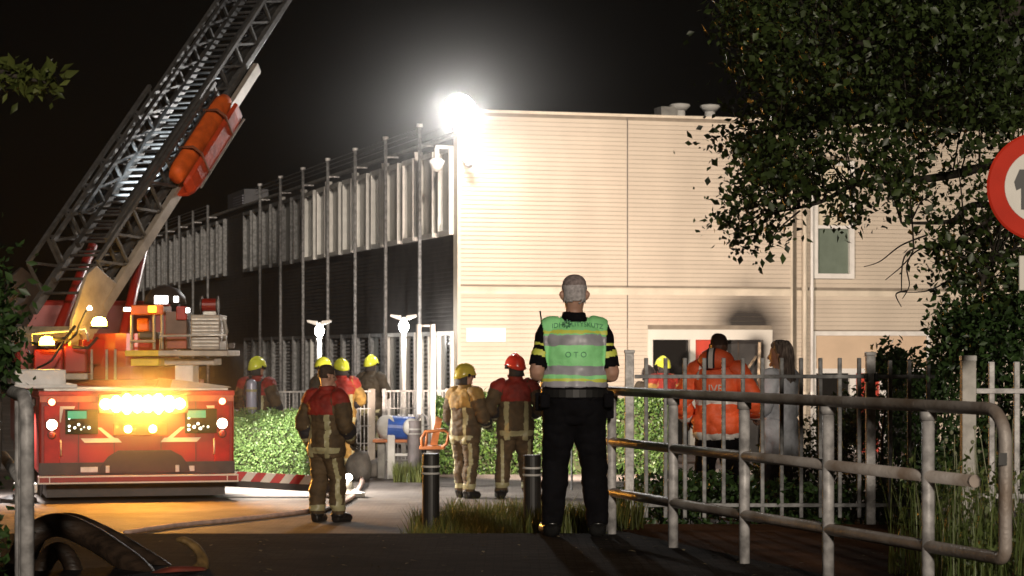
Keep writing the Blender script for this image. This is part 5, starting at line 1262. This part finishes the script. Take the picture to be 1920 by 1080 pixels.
def helmet(ctx, col, name='helmet', vis=True):
    k = ctx['k']; HM = ctx['HM']; mb = MB(); n, r = 24, 9; vs = []; fs = []
    for i in range(r + 1):
        ph = math.pi / 2 * i / r
        for j in range(n):
            q = 2 * math.pi * j / n; z = math.cos(ph); s = math.sin(ph)
            back = max(0, -math.sin(q)); drop = .0 if i < r - 2 else (i - r + 2) * (.012 + .028 * back)
            fl = 1.0 + (.10 if i == r else .03 if i == r - 1 else 0)
            p = Vector((math.cos(q) * s * .122 * fl, math.sin(q) * s * .150 * fl + .0, .155 + z * .125 - drop)); vs.append(HM @ p * k)
    for i in range(r):
        for j in range(n): a = i * n + j; b = i * n + (j + 1) % n; fs.append((a, a + n, b + n, b))
    m = mat('helmet_' + name + str(col), col, .22, var=.05, spec=.6)
    o = mb.add(vs, fs).build(name, m, ctx['root'], sm=True)
    s = o.modifiers.new('t', 'SOLIDIFY'); s.thickness = .008
    MB().tube([HM @ Vector((0, math.cos(q) * .152, .155 + math.sin(q) * .128)) * k for q in [math.pi * (.12 + .76 * i / 10) for i in range(11)]], .012 * k, 8, flat=1.3).build('crest', m, o, sm=True)
    dark = mat('visor_dark', (.02, .02, .022), .15)
    R3 = HM.to_3x3()
    if vis:
        pts = [HM @ Vector((math.sin(a) * .128, math.cos(a) * .150, z)) * k for z in (.15, .09) for a in [-1.0 + 2.0 * i / 10 for i in range(11)]]
        v = MB().add(pts, [(i, i + 1, i + 12, i + 11) for i in range(10)]).build('visor', dark, o, sm=True); v.modifiers.new('t', 'SOLIDIFY').thickness = .006
    pts = [HM @ Vector((math.sin(a) * rx, math.cos(a) * ry, z)) * k for z, rx, ry in ((.135, .115, .135), (.05, .105, .122), (.0, .115, .135)) for a in [math.pi * (.55 + .9 * i / 12) for i in range(13)]]
    c = MB().add(pts, [(r_ * 13 + i, r_ * 13 + i + 1, r_ * 13 + i + 14, r_ * 13 + i + 13) for r_ in (0, 1) for i in range(12)]).build('neck_guard', mat('neck_cloth', (.03, .026, .024), .8), o, sm=True); c.modifiers.new('t', 'SOLIDIFY').thickness = .008
    for s_ in (-1, 1): MB().lathe([(.022, 0), (.018, .012)], HM @ Vector((s_ * .126, .0, .13)) * k, 12, R3 @ Matrix.Rotation(s_ * math.pi / 2, 3, 'Y')).build('side_badge', dark, o)
    return o
KHAKI = mat('turnout_khaki', (.09, .056, .024), .8, var=.25, scale=9, bump=.3, bscale=120)
GOLD = mat('turnout_gold', (.34, .20, .045), .75, var=.25, scale=9, bump=.3, bscale=120)
REDY = mat('yoke_red', (.25, .016, .008), .7, var=.2, scale=8, bump=.25, bscale=120)
STRIPE = mat('silver_yellow_stripe', (.36, .33, .18), .45, var=.1)
NAVY = mat('sleeve_navy', (.022, .020, .024), .8, var=.2)
BOOT = mat('boot_black', (.012, .011, .011), .4, var=.2)
GLOVE = mat('glove_dark', (.06, .05, .04), .75, var=.2)
def hands(ctx, m, name='glove', r=1.12, curl=.5):
    k = ctx['k']; J = ctx['J']
    for nm in 'LR':
        s = -1 if nm == 'L' else 1
        hand_mesh(J['wr' + nm] * k, J['el' + nm] * k, (0, 1, .2), r * k, curl * s).build(name, m, ctx['root'], sm=True)
def firefighter(label, loc, rz, hcol=None, yoke=True, top=None, tank=False, gold=False, dark=False, H=1.78, **kw):
    ctx = make_person(label, loc, rz, H=H, bulk=.028, outfit='fire', **kw)
    fn, fc_, ft = ctx['fname'], ctx['fc'], ctx['ft']; z = fc_[:, 2]; x = fc_[:, 0]
    base = GOLD if gold else KHAKI
    if dark: base = mat('turnout_dark', (.05, .038, .022), .8, var=.25)
    arm = np.char.startswith(fn, 'uarm') | np.char.startswith(fn, 'farm'); tor = (fn == 'torso')
    leg = np.char.startswith(fn, 'thigh') | np.char.startswith(fn, 'shin'); foot = np.char.startswith(fn, 'foot')
    # trousers
    mi = np.zeros(len(fn), int); mi[(z > .135) & (z < .20)] = 1; mi[leg & (np.abs(np.abs(x) - .17) < .018) & (z > .2)] = 1
    garment(ctx, 'trousers', (leg | (tor & (z < .95))) & (z > .075), .004, [base, STRIPE], mi)
    mi = np.zeros(len(fn), int)
    for s in (-1, 1): garment(ctx, 'boot', (foot | (np.char.startswith(fn, 'shin') & (z < .10))) & (x * s > 0), .008, [BOOT], mi)
    # jacket
    mi = np.zeros(len(fn), int)
    if yoke: mi[tor & (z > 1.24)] = 2; mi[np.char.startswith(fn, 'uarm') & (ft < .25)] = 2
    mi[tor & (z > .80) & (z < .865)] = 1; mi[tor & (np.abs(np.abs(x) - .115) < .026) & (z < 1.24)] = 1
    mi[np.char.startswith(fn, 'farm') & (ft > .05) & (ft < .62)] = 3; mi[np.char.startswith(fn, 'farm') & (ft > .62) & (ft < .8)] = 1
    garment(ctx, 'jacket', ((tor & (z < 1.515)) | arm | (leg & (z > .755))) & (z > .745), .016, [base, STRIPE, top or REDY, NAVY], mi, thick=.008)
    mi = np.zeros(len(fn), int); hd = fn == 'head'
    garment(ctx, 'collar', (tor | hd) & (z > 1.49) & (z < 1.56), .018, [(top or REDY) if yoke else base], mi, thick=.006)
    hands(ctx, GLOVE)
    if hcol: helmet(ctx, hcol)
    else:
        hm = ctx['HM'].inverted(); loc_ = np.array([list(hm @ Vector(c)) for c in fc_])
        hm_ = hd & (loc_[:, 2] > .11) & ((loc_[:, 1] < .055) | (loc_[:, 2] > .19)) & ~((np.abs(loc_[:, 0]) > .07) & (loc_[:, 2] < .15) & (loc_[:, 1] > -.03))
        garment(ctx, 'hair', hm_, .006, [mat('hair_brown', (.05, .028, .018), .8, var=.3, scale=40, bump=.5, bscale=90)], np.zeros(len(fn), int), thick=.004)
    if tank:
        k = ctx['k']; y = -.125 - ctx['bulk'] - .10
        o = MB().lathe([(.02, -.28), (.07, -.25), (.082, -.2), (.082, .17), (.07, .22), (.03, .25), (.02, .29), (.035, .30), (.035, .32)], (0.02, y * k, 1.22 * k), 20, Matrix.Rotation(math.pi, 3, 'X')).build('air_cylinder', mat('cylinder_grey', (.36, .38, .50), .35, .1, var=.15), ctx['root'], sm=True)
        MB().box((0.02, (y + .075) * k, 1.2 * k), (.25 * k, .03, .52 * k)).build('back_plate', NAVY, o, bevel=.01)
        for zz in (1.05, 1.32): MB().lathe([(.084, -.02), (.088, -.018), (.088, .018), (.084, .02)], (0.02, y * k, zz * k), 20).build('band', STRIPE, o)
        for s in (-1, 1): MB().tube(spline([(s * .10 + .01, (y + .08) * k, 1.0 * k), (s * .12, (y + .05) * k, 1.25 * k), (s * .12, -.08 * k, 1.475 * k), (s * .12, .09 * k, 1.44 * k)]), .02, 6, flat=.5).build('harness_strap', NAVY, o)
    return ctx
YH = (.62, .68, .06); DY = (.42, .34, .05)
def spot(px, D): x = X(px, D); return (x, D, ground_z(x, D))
R_ = math.radians
# the bare-headed man by the hose
firefighter('bare-headed firefighter in red-yoked khaki coat standing beside the striped stabiliser beam', spot(612, 26.6), R_(-35), None, H=1.78, head_turn=R_(-22), seed=2, arms={'L': ((-.30, -.05, 1.14), (-.27, .06, .90)), 'R': ((.29, -.02, 1.13), (.24, .16, .95))}, legs={'L': (.02, -.04), 'R': (-.01, .07)})
firefighter('firefighter with grey air cylinder on his back behind the trimmed hedge', spot(480, 36.5), R_(-14), YH, tank=True, H=1.82, seed=3, head_turn=R_(-30), arms={'L': ((-.30, .02, 1.14), (-.24, .22, 1.0)), 'R': ((.33, -.06, 1.16), (.36, .05, .92))}, lean=.05)
firefighter('helmeted firefighter in red and yellow coat half hidden behind the bare-headed man', spot(640, 38.2), R_(20), YH, gold=True, H=1.80, seed=4, arms={'L': ((-.3, .0, 1.14), (-.2, .2, 1.0)), 'R': ((.34, .02, 1.16), (.22, .22, 1.02))})
firefighter('yellow-helmeted firefighter facing away at the first yard lamp post', spot(606, 39.2), R_(60), YH, tank=True, dark=True, yoke=False, H=1.80, seed=5)
firefighter('yellow-helmeted firefighter in dark gear behind the mesh fence post', spot(696, 43.0), R_(-30), YH, dark=True, yoke=False, H=1.84, seed=6, arms={'L': ((-.30, .05, 1.14), (-.10, .25, 1.12)), 'R': ((.30, .05, 1.14), (.10, .25, 1.16))})
firefighter('firefighter in yellow helmet and khaki coat with amber light coloured into its shoulders holding gear beside the orange chair', spot(872, 31.0), R_(-42), DY, top=GOLD, H=1.74, seed=7, head_turn=R_(-20), arms={'L': ((-.29, -.02, 1.13), (-.24, .14, .95)), 'R': ((.29, .04, 1.13), (.20, .24, 1.02))}, legs={'L': (.0, .05), 'R': (.0, -.06)})  # gold yoke stands in for amber truck light on the khaki coat
cmd = firefighter('red-helmeted firefighter commander in red-yoked coat with his back turned', spot(966, 31.0), R_(6), (.50, .035, .02), H=1.87, seed=8, head_turn=R_(25), arms={'L': ((-.33, -.07, 1.15), (-.22, .12, 1.04)), 'R': ((.32, -.05, 1.15), (.22, .14, 1.05))}, legs={'L': (-.05, .0), 'R': (.05, .03)})
# radio handset for the khaki-coated man
firefighter('firefighter with yellow helmet standing at the burnt doorway behind the fence', spot(1243, 41.0), R_(30), YH, gold=True, H=1.82, seed=9)
firefighter('dark-helmeted firefighter at the doorway, seen just above the hedge', spot(1216, 41.3), R_(-40), (.04, .035, .035), dark=True, yoke=False, H=1.66, seed=10)

# ---- police officer in green vest
pol = make_person('police officer in green reflective vest and black trousers with his back turned', (X(1077, 16.7), 16.7, 0.0), R_(2), H=1.85, bulk=.012, fat=.035, outfit='police', vox=.0095, fold=.011, seed=12,
                  arms={'L': ((-.262, -.05, 1.14), (-.17, .19, 1.13)), 'R': ((.258, -.04, 1.13), (.18, .20, 1.08))}, legs={'L': (-.035, -.01), 'R': (.035, .0)})
fn, fc_, ft = pol['fname'], pol['fc'], pol['ft']; z = fc_[:, 2]; x = fc_[:, 0]; yv = fc_[:, 1]
tor = fn == 'torso'; ua = np.char.startswith(fn, 'uarm'); hd = fn == 'head'; zero = np.zeros(len(fn), int)
POLB = mat('police_black', (.005, .005, .007), .85, spec=.1, var=.25, scale=8, bump=.25); VEST = mat('vest_green', (.36, .98, .38), .6, var=.14, scale=5, bump=.2, bscale=30); SILV = mat('vest_silver', (.42, .42, .46), .4, var=.12, scale=9); FLUO = mat('fluo_yellow', (.72, .78, .12), .5, var=.05)
leg = np.char.startswith(fn, 'thigh') | np.char.startswith(fn, 'shin')
garment(pol, 'trousers', (leg | (tor & (z < 1.06))) & (z > .06), .006, [POLB], zero)
[garment(pol, 'shoe', (np.char.startswith(fn, 'foot') | (np.char.startswith(fn, 'shin') & (z < .08))) & (x * s > 0), .009, [mat('shoe_black', (.01, .01, .01), .25)], zero) for s in (-1, 1)]
mi = zero.copy(); mi[ua & (ft > .34) & (ft < .40)] = 1; mi[ua & (ft > .52) & (ft < .66)] = 1
garment(pol, 'shirt', (tor & (z > .95) & (z < 1.53)) | (ua & (ft < .88)), .008, [POLB, FLUO], mi)
mi = zero.copy(); mi[(z > 1.315) & (z < 1.385)] = 1; mi[(z > 1.115) & (z < 1.18)] = 1; mi[(z > 1.03) & (z < 1.065)] = 1; mi[(z > 1.392) & (z < 1.412)] = 2; mi[(z > 1.07) & (z < 1.085)] = 2
vest_mask = (tor | ua) & (z > 1.035) & (z < 1.52) & (np.abs(x) < .212) & ~((np.abs(x) < .07) & (z > 1.47))
vest = garment(pol, 'vest', vest_mask, .022, [VEST, SILV, FLUO], mi, thick=.006)
garment(pol, 'collar', (tor | hd) & (z > 1.495) & (z < 1.545), .014, [POLB], zero)
hm = pol['HM'].inverted(); lc = np.array([list(hm @ Vector(c)) for c in fc_])
hair_mask = hd & (lc[:, 2] > .075 + np.array([.03 * noise.noise(Vector(c) * 60) for c in lc])) & ((lc[:, 1] < .05) | (lc[:, 2] > .20)) & ~((np.abs(lc[:, 0]) > .068) & (lc[:, 2] < .16) & (lc[:, 1] > -.04))
hmi = zero.copy(); hmi[lc[:, 2] > .185] = 1
garment(pol, 'hair', hair_mask, .008, [mat('hair_grey', (.62, .57, .58), .8, var=.2, scale=40, bump=.6, bscale=160), mat('hair_darker_grey', (.36, .29, .28), .85, var=.25, scale=40, bump=.6, bscale=160)], hmi, thick=.004)
hands(pol, SKIN, 'hand', 1.0, .8)
k = pol['k']; rt = pol['root']
belt = MB(); nb = 30
bp2 = [Vector((math.cos(2 * math.pi * i / nb) * .222, math.sin(2 * math.pi * i / nb) * .178 + .005, .99)) * k for i in range(nb + 1)]
for i in range(nb): belt.bar(bp2[i], bp2[i + 1], .02, .055)
bo = belt.build('belt', mat('belt_black', (.012, .012, .012), .5), rt)
for (px_, py_, w_, h_, nm_) in ((.245, .02, .06, .20, 'holster'), (.23, -.09, .07, .10, 'pouch'), (-.245, .0, .06, .13, 'pouch'), (-.21, -.11, .07, .10, 'pouch')):
    MB().box(Vector((px_, py_, .97 - h_ * .3)) * k, (w_, .07, h_)).build(nm_, POLB, bo, bevel=.012)
MB().box(Vector((-.215, .10, 1.37)) * k, (.05, .035, .12)).build('radio', BOOT, rt, bevel=.006)
MB().tube([Vector((-.215, .10, 1.42)) * k, Vector((-.235, .06, 1.56)) * k], .006, 6).build('radio_antenna', BOOT, rt)
def back_text(ctx, target, s, size, zc, m, name, arc=0.0, ylim=-.5, dx=0.0):
    me = text_mesh(s, size); bpy.context.view_layer.update(); dg = bpy.context.evaluated_depsgraph_get()
    bvh = BVHTree.FromObject(target, dg)
    for v in me.vertices:
        xx, zz = v.co.x + dx, v.co.y; q = v.co.z
        p = Vector((xx, ylim, zc + zz + arc * xx * xx)); h = bvh.ray_cast(p, Vector((0, 1, 0)))
        v.co = Vector((p.x, (h[0].y if h[0] else -.17) - .004 - (.002 if q > 0 else 0), p.z))
    me.materials.append(m); return link(name, me, ctx['root'])
GT = mat('vest_print_grey', (.12, .36, .20), .6)
back_text(pol, vest, 'IDH', .048, 1.465 * k, GT, 'lettering', -.5, dx=-.125)
back_text(pol, vest, 'LITYSKUTZ', .046, 1.465 * k, GT, 'lettering', -.5, dx=.085)
back_text(pol, vest, 'O T O', .055, 1.255 * k, GT, 'lettering')
em = MB()
for q in range(8):
    a = 2 * math.pi * q / 8; em.tube([(-.06 + math.cos(a) * .012, -.150, 1.51 + math.sin(a) * .012), (-.06 + math.cos(a) * .03, -.150, 1.51 + math.sin(a) * .03)], .005, 5)
em.build('emblem', GT, rt)

# ---- person in orange high-visibility jacket, and the long-haired woman
og = make_person('person in orange reflective jacket with dark trousers behind the bar fence', spot(1345, 22.8), R_(-18), H=1.78, bulk=.03, outfit='fire', skin=SKIN_D, seed=15, head_turn=R_(-25), head_nod=R_(-8),
                 arms={'L': ((-.36, -.02, 1.14), (-.33, .12, .96)), 'R': ((.36, .0, 1.12), (.33, .18, 1.0))}, legs={'L': (-.02, 0), 'R': (.03, .02)})
fn, fc_, ft = og['fname'], og['fc'], og['ft']; z = fc_[:, 2]; x = fc_[:, 0]; yv = fc_[:, 1]; zero = np.zeros(len(fn), int)
tor = fn == 'torso'; hd = fn == 'head'; arm = np.char.startswith(fn, 'uarm') | np.char.startswith(fn, 'farm'); leg = np.char.startswith(fn, 'thigh') | np.char.startswith(fn, 'shin')
HV = mat('jacket_orange', (.96, .13, .035), .6, var=.15, scale=6, bump=.25, bscale=40); SR = mat('jacket_silver', (.70, .66, .62), .4, var=.08)
garment(og, 'trousers', (leg | (tor & (z < .95))) & (z > .07), .004, [POLB], zero); [garment(og, 'shoe', np.char.startswith(fn, 'foot') & (x * s > 0), .009, [BOOT], zero) for s in (-1, 1)]
mi = zero.copy(); mi[tor & (z > 1.10) & (z < 1.165)] = 1; mi[(tor | leg) & (z < .825)] = 1; mi[np.char.startswith(fn, 'farm') & (ft > .72) & (ft < .92)] = 1; mi[tor & (np.abs(x + .16) < .025) & (z > 1.33)] = 1
jk = garment(og, 'jacket', ((tor & (z < 1.52)) | arm | (leg & (z > .77))) & (z > .76), .02, [HV, SR], mi, thick=.008)
hr2 = mat('hair_shaved', (.085, .045, .03), .8, bump=.5, bscale=150)
hm = og['HM'].inverted(); lc = np.array([list(hm @ Vector(c)) for c in fc_])
garment(og, 'hair', hd & (lc[:, 2] > .13) & ((lc[:, 1] < .045) | (lc[:, 2] > .21)), .001, [hr2], zero, thick=.0)
hands(og, SKIN_D, 'hand', 1.0, .7)
k = og['k']; mb = MB(); HMo = og['HM']                       # hood lying on the shoulders, with silver and black strip
rings_ = []
for i in range(9):
    a = math.pi * (1.0 + i / 8); rings_.append(Vector((math.cos(a) * .13, math.sin(a) * .12 - .02, 1.52 + .03 * math.sin(-a))) * k)
hood = mb.tube(rings_, [.05, .062, .072, .082, .088, .082, .072, .062, .05], 12, flat=1.25).build('hood', HV, og['root'], sm=True)
for w_, m_, dd in ((.075, mat('hood_black', (.015, .015, .02), .6), .0), (.042, SR, .006)):
    pts = [Vector((-.012, -.04 - .125 - .075 * math.sin(q), 1.52 + .115 * math.cos(q) * 1.15)) * k + Vector((0, -dd, 0)) for q in [.15 + 1.9 * i / 8 for i in range(9)]]
    b = MB()
    for i in range(8): b.bar(pts[i], pts[i + 1], w_, .012, (0, -1, .2))
    b.build('hood_strip', m_, hood)
back_text(og, jk, 'UVE', .11, 1.255 * k, SR, 'lettering')

wo = make_person('long-haired woman in a long grey coat beside the person in orange', spot(1462, 23.2), R_(52), H=1.71, bulk=.02, outfit='fire', skirt=.62, seed=18, head_turn=R_(14), fold=.012,
                 arms={'L': ((-.26, .03, 1.13), (-.14, .24, 1.10)), 'R': ((.26, -.02, 1.13), (.22, .18, .98))})
fn, fc_, ft = wo['fname'], wo['fc'], wo['ft']; z = fc_[:, 2]; x = fc_[:, 0]; zero = np.zeros(len(fn), int); tor = fn == 'torso'; hd = fn == 'head'
arm = np.char.startswith(fn, 'uarm') | np.char.startswith(fn, 'farm'); leg = np.char.startswith(fn, 'thigh') | np.char.startswith(fn, 'shin')
CG = mat('coat_grey', (.72, .75, .82), .75, var=.25, scale=5, bump=.35, bscale=25)
garment(wo, 'trousers', leg & (z > .07) & (z < .66), .004, [mat('trouser_dark', (.05, .045, .05), .8)], zero); [garment(wo, 'shoe', np.char.startswith(fn, 'foot') & (x * s > 0), .009, [BOOT], zero) for s in (-1, 1)]
garment(wo, 'coat', ((tor & (z < 1.52)) | arm | leg) & (z > .60), .018, [CG], zero, thick=.008)
hands(wo, SKIN, 'hand', .9, .7)
k = wo['k']; HMw = wo['HM']; HB = mat('hair_ash_brown', (.24, .19, .16), .6, var=.5, scale=10, bump=.7, bscale=60, stretch=(6, 6, .6), col2=(.03, .02, .016))
bm = bmesh.new(); R3 = HMw.to_3x3(); ux, uy = R3 @ Vector((1, 0, 0)), R3 @ Vector((0, 1, 0))
rgs = [(.275, .03, .035, -.01), (.262, .07, .085, -.012), (.22, .094, .115, -.02), (.16, .103, .112, -.038), (.10, .106, .095, -.062), (.03, .112, .08, -.075), (-.05, .122, .07, -.085), (-.13, .125, .062, -.10), (-.20, .115, .05, -.115), (-.26, .08, .03, -.12)]
loft(bm, [(HMw @ Vector((0, y, zz)), ux, uy, rx, ry) for zz, rx, ry, y in rgs])
me = remesh(bm, .011, 2); me.transform(Matrix.Scale(k, 4)); me.materials.append(HB)
for v in me.vertices: v.co += v.normal * .008 * noise.noise(Vector((v.co.x * 40, v.co.y * 40, v.co.z * 5)))
for p in me.polygons: p.use_smooth = True
link('hair', me, wo['root'])
